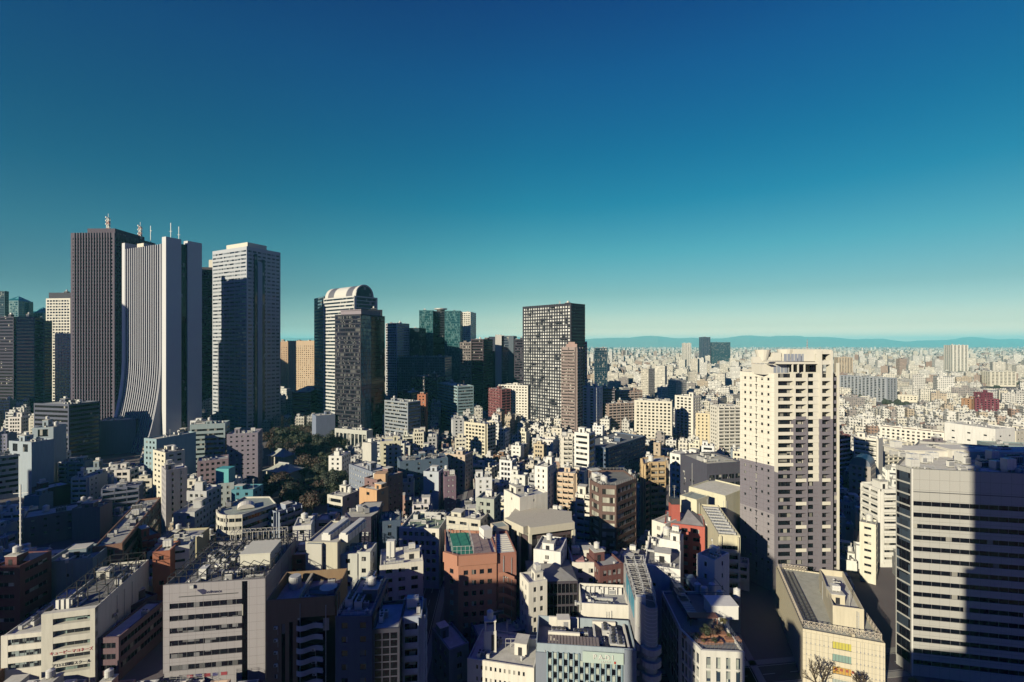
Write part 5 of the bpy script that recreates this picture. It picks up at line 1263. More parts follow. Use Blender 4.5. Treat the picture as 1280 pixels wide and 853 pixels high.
# ------------------------------------------------------------ mid distance, right of centre
Q('apartment_building','cream gallery-access flats with a bright blank gable, centre right',794,500,840,502,450,12,540,'cream',faces={0:P(bw=3.4,ww=2,wh=1.7,fh=3.0,dp=.8,top=1.5)},clutter=1)
Q('apartment_building','wide brown flats with pale balcony bands behind the cream gallery flats',760,505,800,503,500,12,520,(.42,.32,.27),BC(fh=3,wh=1.8,bw=5,pm=wallm((.55,.45,.4))),clutter=.8)
Q('apartment_building','taller brown flats rising behind the cream gallery flats',772,489,803,488,540,12,505,(.42,.31,.26),BC(fh=3,wh=1.8,bw=5,pm=wallm((.55,.45,.4))),clutter=.8)
Q('apartment_building','white flats with strong ribs right of the cream gallery flats',845,494,866,496,480,14,520,'ivory',RB(bw=4,pw=1.6,fh=3,wh=1.8,dp=.8),clutter=.6)
Q('apartment_building','cream nine-storey flats left of the thirty-storey tower',870,516,887,517,430,12,545,(.72,.62,.42),P(bw=3,ww=1.2,fh=3,dp=.2),clutter=.6)
Q('apartment_building','pale flats with dark balcony stripes on their flank, left of the thirty-storey tower',888,506,897,508,420,22,545,'ivory',faces={1:BC(fh=3,wh=1.8,bw=5),0:P(bw=3)},clutter=.5)
Q('apartment_building','twin-stepped bright white flats below the slim pinkish tower',727,483,745,484,500,14,507,'white',RB(bw=7,pw=4,fh=3,wh=1.6,dp=1.2),clutter=.5)
Q('apartment_building','dark balcony block right of the twin-stepped white flats',747,486,769,486,515,14,510,(.12,.10,.13),BC(fh=3,wh=1.8,bw=5,pm=wallm((.3,.26,.28))),clutter=.5)
Q('office_building','white eleven-storey office with a black flank, centre right',718.5,540,736,542,300,9,588,'white',faces={0:BD(fh=3.5,wh=1.5,mg=1,dp=.2,top=1.4),1:BD(fh=3.5,wh=2.2,g=G_BLACK)},clutter=1)
Q('apartment_building','cluttered white flats left of the eleven-storey office',703,546,717,546,304,9,590,'ivory',BC(fh=3.0,wh=1.8,bw=3,bp=1.0),clutter=1.2)
a29=Q('apartment_building','fourteen-storey cream apartment block with a shaded balcony flank, centre',582,527,607.5,530,400,13,570,(.74,.68,.52),faces={0:P(fh=3.0,wh=1.7,ww=2.4,bw=3.3,dp=.9,top=1.4,mg=.5),1:BC(fh=3.0,wh=1.8,bw=4)},clutter=1.2)
Q('apartment_building','white stepped flats with orange-shadowed balconies, centre right',669,582,684,584,258,12,612,'white',P(bw=3,ww=.9,fh=3,wh=1.4),clutter=.8)
Q('apartment_building','peach balcony flats in the middle of the white stepped flats',695,590,719,592,262,10,612,(.72,.55,.40),BC(fh=3,wh=1.8,bw=3.4,bp=1.0),clutter=1.2)
Q('apartment_building','white flats with many air units left of the brown glass corner office',719,617,742,620,215,10,640,'ivory',BC(fh=3,wh=1.6,bw=3,bp=.9),clutter=1)
Q('office_building','low wide dark blue warehouse roof in the middle distance',760,560,806,545,330,26,585,(.10,.14,.22),P(),clutter=.4,roofc=(.06,.08,.13))
Q('office_building','white twelve-window school-like block behind the tan balcony flats',838,566,868,572,262,12,600,'white',P(bw=2.6,ww=1.6,wh=1.6,fh=3.2,dp=.2),clutter=.6)
Q('office_building','long white hotel with a curved shadow below the dark gridded slab',626,481,660,482,560,20,505,'ivory',faces={0:P(fh=3.2,bw=3.4,ww=2,wh=1.4)},clutter=.5)
Q('office_building','blue-roofed hall right of the long white hotel',671,486,690,487,545,24,503,(.12,.25,.30),P(fh=4),clutter=.4)
Q('office_building','dark red balcony block left of the long white hotel',611,485,626,487,560,14,505,(.26,.1,.11),BC(fh=3.2),clutter=.4)
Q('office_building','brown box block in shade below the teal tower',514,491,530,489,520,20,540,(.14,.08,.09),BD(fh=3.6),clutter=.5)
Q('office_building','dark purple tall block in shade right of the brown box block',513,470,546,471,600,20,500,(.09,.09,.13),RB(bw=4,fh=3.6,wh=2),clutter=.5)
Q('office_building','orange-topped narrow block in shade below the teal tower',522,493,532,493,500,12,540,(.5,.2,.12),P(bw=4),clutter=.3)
Q('office_building','pale teal stepped block right of the orange-topped block',545,478,572,483,590,20,505,(.3,.42,.45),BD(fh=3.5),clutter=.8)
Q('office_building','white terrace-roofed block in half shade right of the black glass tower',481,500,510,503,470,16,535,(.30,.33,.37),BD(fh=3.5),clutter=1.2)  # white wall darkened in colour in place of shade

# ------------------------------------------------------------ left half, middle distance
Q('office_building','small orange slab with a dotted window line left of the black glass tower',408,484,419,484,560,14,515,(.72,.52,.30),P(bw=9,fh=3.6,ww=1.6),clutter=.2)
Q('office_building','dark arch-topped block left of the small orange slab',388,490,404,482,560,20,520,(.06,.07,.12),BD(fh=4,g=G_BLACK),clutter=.3)
Q('office_building','blue-grey plain block with an upstand left of the black glass tower',395,520,419,518,450,16,560,(.22,.26,.36),None,clutter=.6)
Q('office_building','mauve office block with cream left edge left of the park',284,543,322,541,335,18,578,(.30,.26,.32),P(fh=3.3,bw=3.6,ww=1.4,wh=1.1),clutter=1)
x40=Q('office_building','long teal-grey office with a bright white stair edge, below the curved tower',196,549,245,540,300,11,575,(.30,.42,.46),faces={3:P(bw=3,ww=1.5,fh=3.4)},clutter=1.6)
Q('office_building','raised rear wing of the long teal-grey office',238,531,281,529,335,14,560,(.34,.42,.44),BD(fh=3.4,top=3),clutter=1.2,roofc=(.6,.57,.48))
Q('office_building','cream-faced block stepping down in front of the teal-grey office',192,562,207,566,285,10,600,(.72,.68,.55),P(bw=5,ww=2.2,wh=1.2,fh=3.2),clutter=.8)
Q('office_building','plain grey slab block right of the cream-faced stepping block',208,588,234,584,245,12,635,(.40,.38,.40),P(bw=3,ww=.9,fh=3.1),clutter=1.2)
Q('apartment_building','dusky pink block with a gabled roof hut, below the teal-grey office',247,577,285,573,285,12,600,(.36,.27,.30),P(fh=3.2),clutter=1)
Q('office_building','white stepped terraces building cascading towards the street',243,640,262,628,225,9,655,'lightgrey',P(),clutter=.6)
Q('office_building','upper step of the white terraces building',258,614,276,606,240,10,632,'lightgrey',P(),clutter=1)
bb=Q('office_building','block carrying a bright turquoise roof box',270,605,292,603,262,9,625,(.45,.5,.5),P(),clutter=.3)
b=MB(); b.box(-3.6,3.6,-3.2,3.2,0,8.5,0); b.obj('roof_box',TEALP,bb.root,bb.P(.45,.5))
Q('office_building','vivid blue-teal block beside the turquoise roof box',290,612,316,612,250,10,632,(.09,.27,.34),P(bw=4),clutter=1)
# curved-corner white building
zz=27.0; k0=gnd(271,637,zz); k1=gnd(303,643,zz); k2=gnd(345,629,zz)
arc=[k0]; 
for k in range(1,7):
    t=k/7; mx=(k0[0]*(1-t)+k1[0]*t)-1.2*math.sin(math.pi*t); my=(k0[1]*(1-t)+k1[1]*t)-3.2*math.sin(math.pi*t); arc.append((mx,my))
cb=Bld('office_building','white building with a round corner and ribbon windows, left of the park',arc+[k1,k2,(k2[0]-8,k2[1]+10),(k0[0]+2,k0[1]+18)],zz,(.66,.63,.54),
  BD(fh=3.5,wh=1.6,mg=0.0,dp=.3,top=1.0,mull=1.4),clutter=1.8,vb=672,near=True)
b=MB(); n=10
for k in range(n):
    a=math.pi*k/n; a2_=math.pi*(k+1)/n; b.face([(3.4*math.cos(a),-3,1.9*math.sin(a)),(3.4*math.cos(a2_),-3,1.9*math.sin(a2_)),(3.4*math.cos(a2_),3,1.9*math.sin(a2_)),(3.4*math.cos(a),3,1.9*math.sin(a))])
b.face([(3.4*math.cos(math.pi*k/n),-3,1.9*math.sin(math.pi*k/n)) for k in range(n,-1,-1)]); b.obj('dome_skylight',wallm(C['ivory']),cb.root,(2,4,cb.zr+.5),.5)
Q('apartment_building','blue-grey balcony block right of the round-cornered building',346,640,378,630,212,9,665,(.33,.37,.45),BC(fh=3,bw=4),clutter=1.2)
Q('office_building','tall cream block with fluted grey shafts and twin white roof tanks',383,677,422,678,160,19,722,(.62,.58,.46),faces={0:P(fh=3.6,wh=1.6,ww=2.0,bw=6,mg=1,dp=.2)},clutter=0,ph=.6)
a53=HEROES and None
tw=Q('building_front','fluted shaft front of the tall cream block',383,680,402,680.5,158.5,1.5,722,(.58,.56,.50),RB(bw=1.6,pw=.9,fh=40,wh=22,nf=1,dp=.5,top=.6,g=G_DARK),clutter=0,ph=.1)
for k in range(2):
    b=MB(); b.box(-1.6,1.6,-7,7,0,2.6,0); b.box(-1.0,1.0,-7.2,7.2,2.6,3.3,0)
    for j in range(6): b.box(-1.66,1.66,-6.5+j*2.4,-6.2+j*2.4,0,2.7,1)
    b.obj('roof_tank',[WHITE,GREYP],tw.root,(3.5+k*6,10,tw.h-1),-.15)
Q('office_building','bright white box block behind the tall cream block',367,658,388,656,178,10,675,'white',P(bw=9,fh=5),clutter=1.4)
Q('apartment_building','small red-brown block with twin dark openings left of the tall cream block',364,694,384,693,166,8,712,(.36,.14,.11),P(bw=3,ww=1.8,fh=3.2),clutter=.6)
Q('office_building','white corrugated block with fat vertical ducts right of the tall cream block',424,693,446,692,162,9,715,(.66,.66,.60),P(bw=7,fh=4),clutter=2)
Q('office_building','second white duct-covered block beside the corrugated one',448,690,462,690,163,8,720,(.66,.66,.60),P(bw=7,fh=4),clutter=2)
# hexagonal navy building
zz=28.5; h_=[gnd(431,641,zz),gnd(436,647,zz),gnd(464,646,zz),gnd(473,640,zz)]
Bld('office_building','black polygonal office with one row of white windows and a pale roof rim',h_+[(h_[3][0]-2,h_[3][1]+14),(h_[0][0]+4,h_[0][1]+14)],zz,(.055,.05,.09),faces={1:P(fh=6,wh=1.6,ww=1.2,bw=1.7,top=6,g=G_PALE,nf=2)},clutter=2.2,roofc=(.5,.48,.42),vb=690,near=True,ph=.4)
Q('office_building','dark-blue blank block between the polygonal office and the cream corner office',474,652,500,650,200,12,700,(.08,.12,.19),P(bw=6),clutter=1.6,roofc=(.1,.16,.18))
# orange and brown long building
ol=Q('apartment_building','bright orange end wall with a framed arch on the brown long block',450,609,471,613,240,8,640,(.62,.38,.21),P(bw=12,ww=2,fh=6),clutter=.3)
b=MB(); b.box(-3,3,-3,3,0,6.5,0); b.box(-1.5,-.5,-3.05,-3,1.5,3,1); b.box(.8,1.8,-3.05,-3,1.5,3,1); b.obj('roof_hut',[wallm((.62,.40,.24)),DARKP],ol.root,(2,6,ol.h-1))
Q('apartment_building','brown long block with dotted windows behind the bright orange end wall',471.5,600,503,590,242,9,655,(.24,.15,.15),P(bw=3,ww=1,wh=1,fh=3.2),clutter=1.2)
Q('office_building','slate-blue block with white square windows by the park edge',437,580,466,590,285,11,602,(.24,.27,.34),P(bw=2.8,ww=1.1,wh=1.1,fh=3.1,g=G_PALE),clutter=1.2)
Q('office_building','tiny white bay-fronted building at the park edge',427,570,438,564,330,9,592,'white',P(bw=3),clutter=.5)
Q('office_building','white tower-like stair block above the slate-blue block',453,553,464,554,300,6,575,(.62,.6,.54),None,clutter=.4)
Q('office_building','white stepped building with red roof patch at centre left',476,552,500,551,315,12,568,(.70,.66,.50),P(bw=3.5,fh=3),clutter=1)
Q('apartment_building','beige arched-window flats at centre',550,566,581,569,330,12,585,(.60,.48,.38),P(bw=3.4,ww=1.6,fh=3.1),clutter=.8)
Q('apartment_building','slim white windowless block at centre left, beside a dark blue hall',530,589,548,590,270,8,620,(.52,.56,.62),P(bw=12,fh=9),clutter=.8)
Q('office_building','dark blue hall behind the slim white windowless block',500,577,560,572,300,14,600,(.10,.15,.22),P(bw=8),clutter=.8,roofc=(.1,.14,.2))
Q('apartment_building','white-fronted dark-flanked block left of the polygonal office',410,618,428,621,250,14,650,(.66,.63,.55),faces={0:BD(fh=3.3,wh=1.8),1:P(bw=5,fh=5)},clutter=1.2)
Q('office_building','purple mansard block with four white dots at centre',556,596,570,595,265,9,625,(.22,.15,.2),P(bw=3,ww=1.0,wh=1.0,fh=3.2,g=G_PALE),clutter=.3)
Q('office_building','low cream school block behind the green netted roof',559,645,600,650,195,10,668,(.66,.62,.52),BD(fh=3.4,wh=1.2,split=3,pw=2),clutter=1.6)
Q('apartment_building','grey frame house with black diagonal stair shadow at centre',596,622,617,624,200,9,660,(.42,.45,.40),P(bw=3,ww=1.6,fh=3),clutter=.6)
# far left shaded group
Q('office_building','white-edged blue tower block at the left margin',41,535,67,534,330,14,640,(.40,.47,.52),faces={0:P(bw=12,fh=7,ww=6,wh=5,nf=1,top=.8)},clutter=.6)
Q('office_building','stepped blue block in front of the white-edged one',12,551,40,553,312,12,640,(.38,.44,.5),faces={0:P(bw=8,fh=8,ww=4.5,wh=5,nf=1,top=1)},clutter=.8)
Q('office_building','white curved-parapet office at the left margin',-14,572,36,566,300,14,640,(.35,.40,.44),BD(fh=3.6,wh=1.6),clutter=1.6)
Q('arena_building','large cream-ended hall with plain blue-grey walls below the brown pier tower',110,527,122,526,430,16,570,(.66,.62,.5),None,clutter=.2,cat='hall')
Q('arena_building','broad plain blue-grey hall right of the cream end',122.5,527,170,524,425,22,585,(.20,.21,.30),None,clutter=.4,cat='hall')
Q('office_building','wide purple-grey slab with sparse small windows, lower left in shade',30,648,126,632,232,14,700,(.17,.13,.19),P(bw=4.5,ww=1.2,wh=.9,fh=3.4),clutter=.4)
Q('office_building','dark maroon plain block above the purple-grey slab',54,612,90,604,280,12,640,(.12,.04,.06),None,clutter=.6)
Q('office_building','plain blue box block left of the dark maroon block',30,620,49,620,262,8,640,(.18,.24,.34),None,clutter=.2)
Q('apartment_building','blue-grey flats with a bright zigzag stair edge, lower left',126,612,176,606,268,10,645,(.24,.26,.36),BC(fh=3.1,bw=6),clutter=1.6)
Q('office_building','mauve blank-walled block below the zigzag-edged flats',90,636,125,634,240,10,690,(.20,.16,.22),None,clutter=.4)
rf=Q('office_building','orange-framed building with a long cluttered roof, lower left',117,684,152,679,176,60,720,(.33,.18,.13),BD(fh=5,wh=3,top=1.2,mg=2),clutter=2.0,roofc=(.3,.3,.3))
Q('office_building','flat orange-red panel block right of the long cluttered roof',192,690,212,688,170,9,705,(.42,.16,.10),P(bw=12,fh=9),clutter=.2)
Q('apartment_building','small white three-storey block with dark openings right of the orange panel',214,684,236,681,175,9,712,(.70,.69,.62),P(fh=3.3,wh=1.0,ww=3.2,bw=5,mg=.4),clutter=1)
Q('office_building','low pale-blue shed block with a white cylinder tank, lower left',56,703,116,697,165,14,716,(.24,.3,.35),None,clutter=1.6,ph=1.4)
mr=Q('office_building','maroon block with a pink gabled roof at the left edge',-8,708,25,707,152,11,800,(.15,.05,.06),BD(fh=3.8,wh=1.2,mg=1.5),clutter=.5)
b=MB(); b.bar((0,0,0),(0,0,26),.16,0)
for k in range(12): b.bar((-.5,0,2+k*2),(.5,0,2+k*2),.06,0)
b.bar((-2.4,0,23),(2.6,0,23.4),.08,0); b.obj('lightning_mast',WHITE,mr.root,(mr.pts[0][0]+4.5,mr.pts[0][1]+4,mr.zr))
b=MB(); q=[mr.P(.45,.3),mr.P(1.0,.3),mr.P(1.0,.9),mr.P(.45,.9)]; c0=mr.P(.72,.5); 
for i in range(4): b.face([(q[i][0],q[i][1],mr.h),(q[(i+1)%4][0],q[(i+1)%4][1],mr.h),(c0[0],c0[1],mr.h+1.5)])
b.obj('gabled_roof',roofm((.5,.38,.34)),mr.root)
rd=Q('apartment_building','dark red block with round red balconies behind the orange panel',178,672,200,666,195,14,690,(.30,.07,.08),P(),clutter=.8)
for r_ in range(4):
    for c_ in range(3):
        b=MB(); b.cyl(0,0,1.1,0,1.1,12,0); b.cyl(0,0,.9,1.1,1.15,12,1); b.obj('balcony',[plain('red_tile',(.40,.06,.07),.6),DARKP],rd.root,(rd.pts[0][0]+1.6+c_*2.6,rd.pts[0][1]-.7+c_*.25,rd.h-2.2-r_*3.0))
# temple roofs in the park
def temple(x,y,w,d,h,lab):
    r=empty('temple_hall',(x,y,0),-.35); tag(r,lab,'temple')
    b=MB(); b.box(-w/2,w/2,-d/2,d/2,0,h,0); b.obj('wall',wallm(C['cream']),r)
    b=MB(); e=2.2
    for k in range(6): b.cyl(-w/2+.6+k*(w-1.2)/5,-d/2-1.2,.25,0,h,8,0)
    b.obj('colonnade',wallm(C['white']),r)
    b=MB(); n=5
    prev=None
    for k in range(n+1):
        t=k/n; s_=1-t; zz=h+4.4*(t**1.5); xx=(w/2+e)*s_+w*.24*t; yy=(d/2+e)*s_+.3*t
        ring=[(-xx,-yy,zz),(xx,-yy,zz),(xx,yy,zz),(-xx,yy,zz)]
        if prev:
            for i in range(4): b.face([prev[i],prev[(i+1)%4],ring[(i+1)%4],ring[i]])
        else: b.face(ring[::-1])
        prev=ring
    b.face(prev); b.obj('tiled_roof',roofm((.34,.37,.33)),r)
    b=MB(); b.box(-w*.25,w*.25,-.35,.35,h+4.3,h+5,0); b.obj('ridge',wallm(C['lightgrey']),r)
    HEROES.append(([(x-w/2-3,y-d/2-3),(x+w/2+3,y-d/2-3),(x+w/2+3,y+d/2+3),(x-w/2-3,y+d/2+3)],(CX+F*(x-w/2)/y,CX+F*(x+w/2)/y,565,597,y-d/2)))
temple((355-CX)/F*345,345,20,13,9,'temple hall with a wide grey-green hipped roof in the dark park')
temple((352-CX)/F*395,395,15,11,8,'smaller temple hall behind the wide-roofed one in the dark park')
# ------------------------------------------------------------ trees
def leafm(c,name='foliage'):
    c=ka(c); m,nt,bs=nodes_of(name)
    geo=N(nt,'ShaderNodeNewGeometry'); nz=N(nt,'ShaderNodeTexNoise',i_Scale=0.9,i_Detail=3.0); nt.links.new(geo.outputs['Position'],nz.inputs[0])
    a=mixc(nt,nz.outputs[0],tuple(x*.5 for x in c),tuple(x*1.5 for x in c)); nt.links.new(a,bs.inputs['Base Color']); bs.inputs['Roughness'].default_value=.7
    return m
LEAF=[leafm((.020,.032,.012)),leafm((.038,.018,.013)),leafm((.016,.026,.017)),leafm((.09,.075,.02))]
BARK=plain('bark',(.08,.055,.04),.9)
def crown_mesh(seed,rx,rz,n,leaf,mat):
    r=random.Random(seed); b=MB()
    cl=[]
    for k in range(13):
        a=r.uniform(0,6.28); e=r.uniform(-.5,1.0); d=r.uniform(.25,.8)
        cl.append((rx*d*math.cos(a)*math.cos(e),rx*d*math.sin(a)*math.cos(e),rz*d*math.sin(e),r.uniform(.28,.5)))
    for i in range(n):
        cx_,cy_,cz_,cr=r.choice(cl); v=Vector((r.gauss(0,1),r.gauss(0,1),r.gauss(0,1))).normalized()*(r.uniform(.6,1.0)**.5)
        p=Vector((cx_+v.x*cr*rx,cy_+v.y*cr*rx,cz_+v.z*cr*rz))
        nv=(v+Vector((r.uniform(-.7,.7),r.uniform(-.7,.7),r.uniform(-.2,.9)))).normalized()
        t=nv.cross(Vector((r.uniform(-1,1),r.uniform(-1,1),r.uniform(-1,1)))).normalized(); w=nv.cross(t); s_=leaf*r.uniform(.6,1.4)
        b.face([tuple(p+t*s_),tuple(p+w*s_*.7),tuple(p-t*s_),tuple(p-w*s_*.7)])
    return b.mesh('crown',[mat])
def trunk_mesh(seed,h):
    r=random.Random(seed); b=MB(); b.cyl(0,0,.35,0,h*.45,8,0,.22)
    for k in range(5):
        a=k*1.3+r.uniform(-.3,.3); b.bar((0,0,h*(.3+.04*k)),(math.cos(a)*h*.22,math.sin(a)*h*.22,h*(.6+.05*k)),.1)
    return b.mesh('trunk',[BARK])
CR=[crown_mesh(1,4.6,3.6,1700,.34,LEAF[0]),crown_mesh(2,4.2,3.3,1500,.34,LEAF[1]),crown_mesh(3,3.8,4.3,1500,.32,LEAF[2]),crown_mesh(4,3.2,2.8,900,.3,LEAF[3])]
TRK=[trunk_mesh(7,9),trunk_mesh(8,10)]
def tree(x,y,s,kind,label,group,z=0,name='tree'):
    r=empty(name,(x,y,z),random.Random(int(x*10)+int(y*7)).uniform(0,6.28)); tag(r,label,'tree',group)
    link('trunk',TRK[kind%2],r,(0,0,0),0,(s,s,s)); link('crown',CR[kind],r,(0,0,7.0*s),0,(s,s,s)); return r
rt=random.Random(21)
park=[]
n_=0
for i in range(400):
    Y=rt.uniform(262,510); px=rt.uniform(336,428)
    if px<352 and Y<285: continue
    x=(px-CX)/F*Y
    if any(math.dist((x,Y),q)<6.5 for q in park): continue
    if abs(px-352)<24 and 318<Y<418: continue
    park.append((x,Y)); k=rt.choices([0,1,2],[3,3,2])[0] if px<400 else rt.choices([0,2,1],[4,3,1])[0]
    lab=['dark green broadleaf tree in the shaded temple park','rust-brown autumn tree in the shaded temple park','tall dark evergreen in the shaded temple park'][k]
    tree(x,Y,rt.uniform(1.0,1.75),k,lab,'trees in the temple park'); n_+=1
    if n_>100: break
for (px,py,Y,s,k,lab) in ((1147,838,132,.6,0,'green tree at the foot of the huge grey slab, left one'),(1160,846,131,.6,3,'yellowing tree at the foot of the huge grey slab'),(1172,852,132,.5,0,'small green tree at the foot of the huge grey slab, right one'),
       (203,842,131,.55,2,'lone dark shrub-like tree at the left foot of the broad grey office')):
    x,y=atY(px,Y); zz=zat(py,Y); tree(x,y,s,k,lab,None,0)
def bare_tree(x,y,h,seed,label):
    r=random.Random(seed); b=MB()
    def grow(p,d,l,rad,n):
        q=p+d*l; b.bar(tuple(p),tuple(q),rad)
        if n==0: return
        for k in range(3 if n>1 else 4):
            nd=(d+Vector((r.uniform(-.75,.75),r.uniform(-.75,.75),r.uniform(-.15,.5)))).normalized(); grow(q,nd,l*r.uniform(.62,.82),rad*.62,n-1)
    grow(Vector((0,0,0)),Vector((0,0,1)),h*.27,.24,5)
    rt_=empty('bare_tree',(x,y,0)); tag(rt_,label,'tree'); b.obj('branches',BARK,rt_)
x,y=atY(1024,131); bare_tree(x,y,15,3,'tall bare winter tree before the left part of the cream hall')
x,y=atY(1080,129); bare_tree(x,y,11,5,'lower bare winter tree before the right part of the cream hall')
# roof garden planting on the pin-striped office
def shrub(px,py,s,k,lab):
    x,y,z=jp(px,py); r=empty('shrub',(x+aj.c[0],y+aj.c[1],aj.zr+.05+.6)); tag(r,lab,'shrub','planting in the roof garden')
    link('foliage',CR[k],r,(0,0,1.0*s*1.5),0,(s*.36,s*.36,s*.42)); link('stem',TRK[0],r,(0,0,0),0,(s*.2,s*.2,s*.25))
for (px,py,s,k,lab) in ((882,794,1.0,0,'rounded green shrub beside the roof garden pergola'),(890,795,.9,1,'russet shrub in the middle of the roof garden'),(899,790,.8,1,'red-leaved shrub near the roof garden stair house'),
    (904,781,.9,3,'yellow-leaved shrub against the roof garden stair house'),(870,797,.5,0,'low green shrub at the left end of the roof garden'),(911,797,.6,3,'low yellow shrub at the roof garden rail'),(893,803,.5,0,'clipped shrub at the front rail of the roof garden'),(879,803,.45,3,'low pale shrub at the front left rail of the roof garden')):
    shrub(px,py,s,k,lab)

# ------------------------------------------------------------ city fill: individual buildings
def inpoly(p,poly):
    x,y=p; c=False; n=len(poly)
    for i in range(n):
        x0,y0=poly[i]; x1,y1=poly[(i+1)%n]
        if (y0>y)!=(y1>y) and x<(x1-x0)*(y-y0)/(y1-y0)+x0: c=not c
    return c
def samples(q,grow=1.0):
    cx_=sum(p[0] for p in q)/len(q); cy_=sum(p[1] for p in q)/len(q); L=[(cx_,cy_)]
    for i in range(len(q)):
        a,b_=q[i],q[(i+1)%len(q)]
        for t in (0,.33,.66): 
            x=a[0]+(b_[0]-a[0])*t; y=a[1]+(b_[1]-a[1])*t; L.append((cx_+(x-cx_)*grow,cy_+(y-cy_)*grow))
    return L
HEROES.append(([(-150,255),(-92,255),(-172,520),(-262,520)],(342,424,560,628,250)))
HP=[]
for poly,kb in HEROES:
    xs=[p[0] for p in poly]; ys=[p[1] for p in poly]; HP.append((min(xs),max(xs),min(ys),max(ys),poly,samples(poly)))
HP.append((-265,-90,250,522,[(-150,255),(-92,255),(-172,520),(-262,520)],samples([(-150,255),(-92,255),(-172,520),(-262,520)])))
def roads_hit(x,y):
    for (x0,y0,x1,y1,w) in ((60,90,96,330,11),(-40,128,130,150,8),(-30,100,-36,330,7)):
        L=math.hypot(x1-x0,y1-y0); u=((x1-x0)/L,(y1-y0)/L); a=(x-x0)*u[0]+(y-y0)*u[1]; d=abs((x-x0)*u[1]-(y-y0)*u[0])
        if -2<a<L+2 and d<w/2+2.4: return True
    return False
def blocked(q):
    S=samples(q,1.06); xs=[p[0] for p in q]; ys=[p[1] for p in q]; a0,a1,b0,b1=min(xs),max(xs),min(ys),max(ys)
    for (x0,x1,y0,y1,poly,sp) in HP:
        if a1<x0-1 or a0>x1+1 or b1<y0-1 or b0>y1+1: continue
        if any(inpoly(p,poly) for p in S) or any(inpoly(p,q) for p in sp): return True
    return any(roads_hit(*p) for p in S)
def maxh(q,want):
    """lower a fill building until it hides nothing that the photograph shows standing free"""
    ymin=min(p[1] for p in q); x0=min(CX+F*p[0]/p[1] for p in q); x1=max(CX+F*p[0]/p[1] for p in q)
    for poly,kb in HEROES:
        if not kb: continue
        kx0,kx1,ky0,ky1,ky=kb
        if ky<ymin-1 or x1<kx0+1 or x0>kx1-1: continue
        want=min(want,zat(min(ky1,849),max(p[1] for p in q) if ky<190 else ymin))
    return want
LM=[(130,420,'the brown pier tower'),(200,430,'the curved white tower'),(305,430,'the tall pale grey tower'),(450,470,'the black glass tower'),(595,545,'the fourteen-storey cream block'),(690,430,'the gridded slab'),
    (712,470,'the slim pinkish tower'),(727,565,'the white eleven-storey office'),(815,520,'the cream gallery flats'),(818,605,'the tan balcony flats'),(905,595,'the slate office box'),(985,600,'the thirty-storey tower'),
    (860,670,'the brick-red apartments'),(766,640,'the brown glass corner office'),(675,680,'the columned corner building'),(600,690,'the green netted roof'),(525,680,'the cream corner office'),(452,665,'the black polygonal office'),
    (310,650,'the round-cornered building'),(225,570,'the teal-grey office'),(370,590,'the temple park'),(480,600,'the brown long block'),(1210,545,'the long white depot'),(1235,505,'the crimson flats'),(1080,480,'the scalloped slab of flats'),
    (1210,640,'the huge grey slab'),(1085,690,'the slim white eight-storey block'),(140,545,'the cream-ended hall'),(80,670,'the purple-grey slab'),(180,660,'the long cluttered roof'),(265,740,'the broad grey office'),
    (695,600,'the white stepped flats'),(560,575,'the beige arched flats'),(640,490,'the long white hotel'),(1120,500,'the cream terrace of flats'),(1085,560,'the white ribbed flats'),(403,700,'the tall cream fluted block'),(502,735,'the cream block with H-shaped windows')]
USED={}
ORD=['','second ','third ','fourth ','fifth ','sixth ','seventh ','eighth ','ninth ','tenth ','eleventh ','twelfth ','thirteenth ','fourteenth ','fifteenth ','sixteenth ']
def auto_label(px,py,cn,nf,B):
    l=min(LM,key=lambda l:(l[0]-px)**2+(1.6*(l[1]-py))**2); dx=px-l[0]; dy=py-l[1]
    rel='right of' if dx>abs(dy)*1.2 else 'left of' if dx<-abs(dy)*1.2 else ('below' if dy>0 else 'beyond')
    ft=B.feat; size='low' if nf<=3 else ('mid-rise' if nf<=6 else 'tall')
    base=(size,cn,rel,l[2],ft); k=USED.get(base,0); USED[base]=k+1
    AUTO.append((B.root,base,k)); return 'block'
AUTO=[]
def finish_labels():
    for r,(size,cn,rel,lm,ft),k in AUTO:
        o='' if USED[(size,cn,rel,lm,ft)]<2 else (ORD[k]+'nearest ' if k else 'nearest ')
        t=f"{o}{size} {cn} block {'with '+ft+' ' if ft else ''}{rel} {lm}"
        r['label']=t
rf_=random.Random(77)
PAL=[('cream','cream',22),('white','white',34),('ivory','ivory',20),('light grey','lightgrey',12),('grey','grey',6),('beige','beige',8),('pinkish','pink',4),('brown','brown',5),('brick-brown','orange',1.5),('blue-grey','bluegrey',5),('tan','tan',1.5),('dark','dark',2)]
def style_for(r,c):
    g=r.choice([G_DARK,G_DARK,G_TINY])
    k=r.random()
    if k<.38: return {0:P(fh=r.uniform(2.9,3.3),wh=r.uniform(1.2,1.6),ww=r.uniform(1.1,1.9),bw=r.uniform(2.4,3.6),dp=.2,g=g,nm=2)}, {0:0}
    if k<.62: return {0:BC(fh=3.0,wh=1.9,bw=r.uniform(3.2,5.5),bp=1.1,g=g)},0
    if k<.85: return {0:BD(fh=r.uniform(3.2,3.6),wh=r.uniform(1.3,1.8),dp=.25,mg=r.uniform(.4,1.4),split=r.choice([1,2,3]),pw=.6,g=g)},0
    return {0:RB(bw=r.uniform(1.8,3),pw=.6,fh=3.3,wh=1.9,dp=.35,g=g)},0
cands=[]
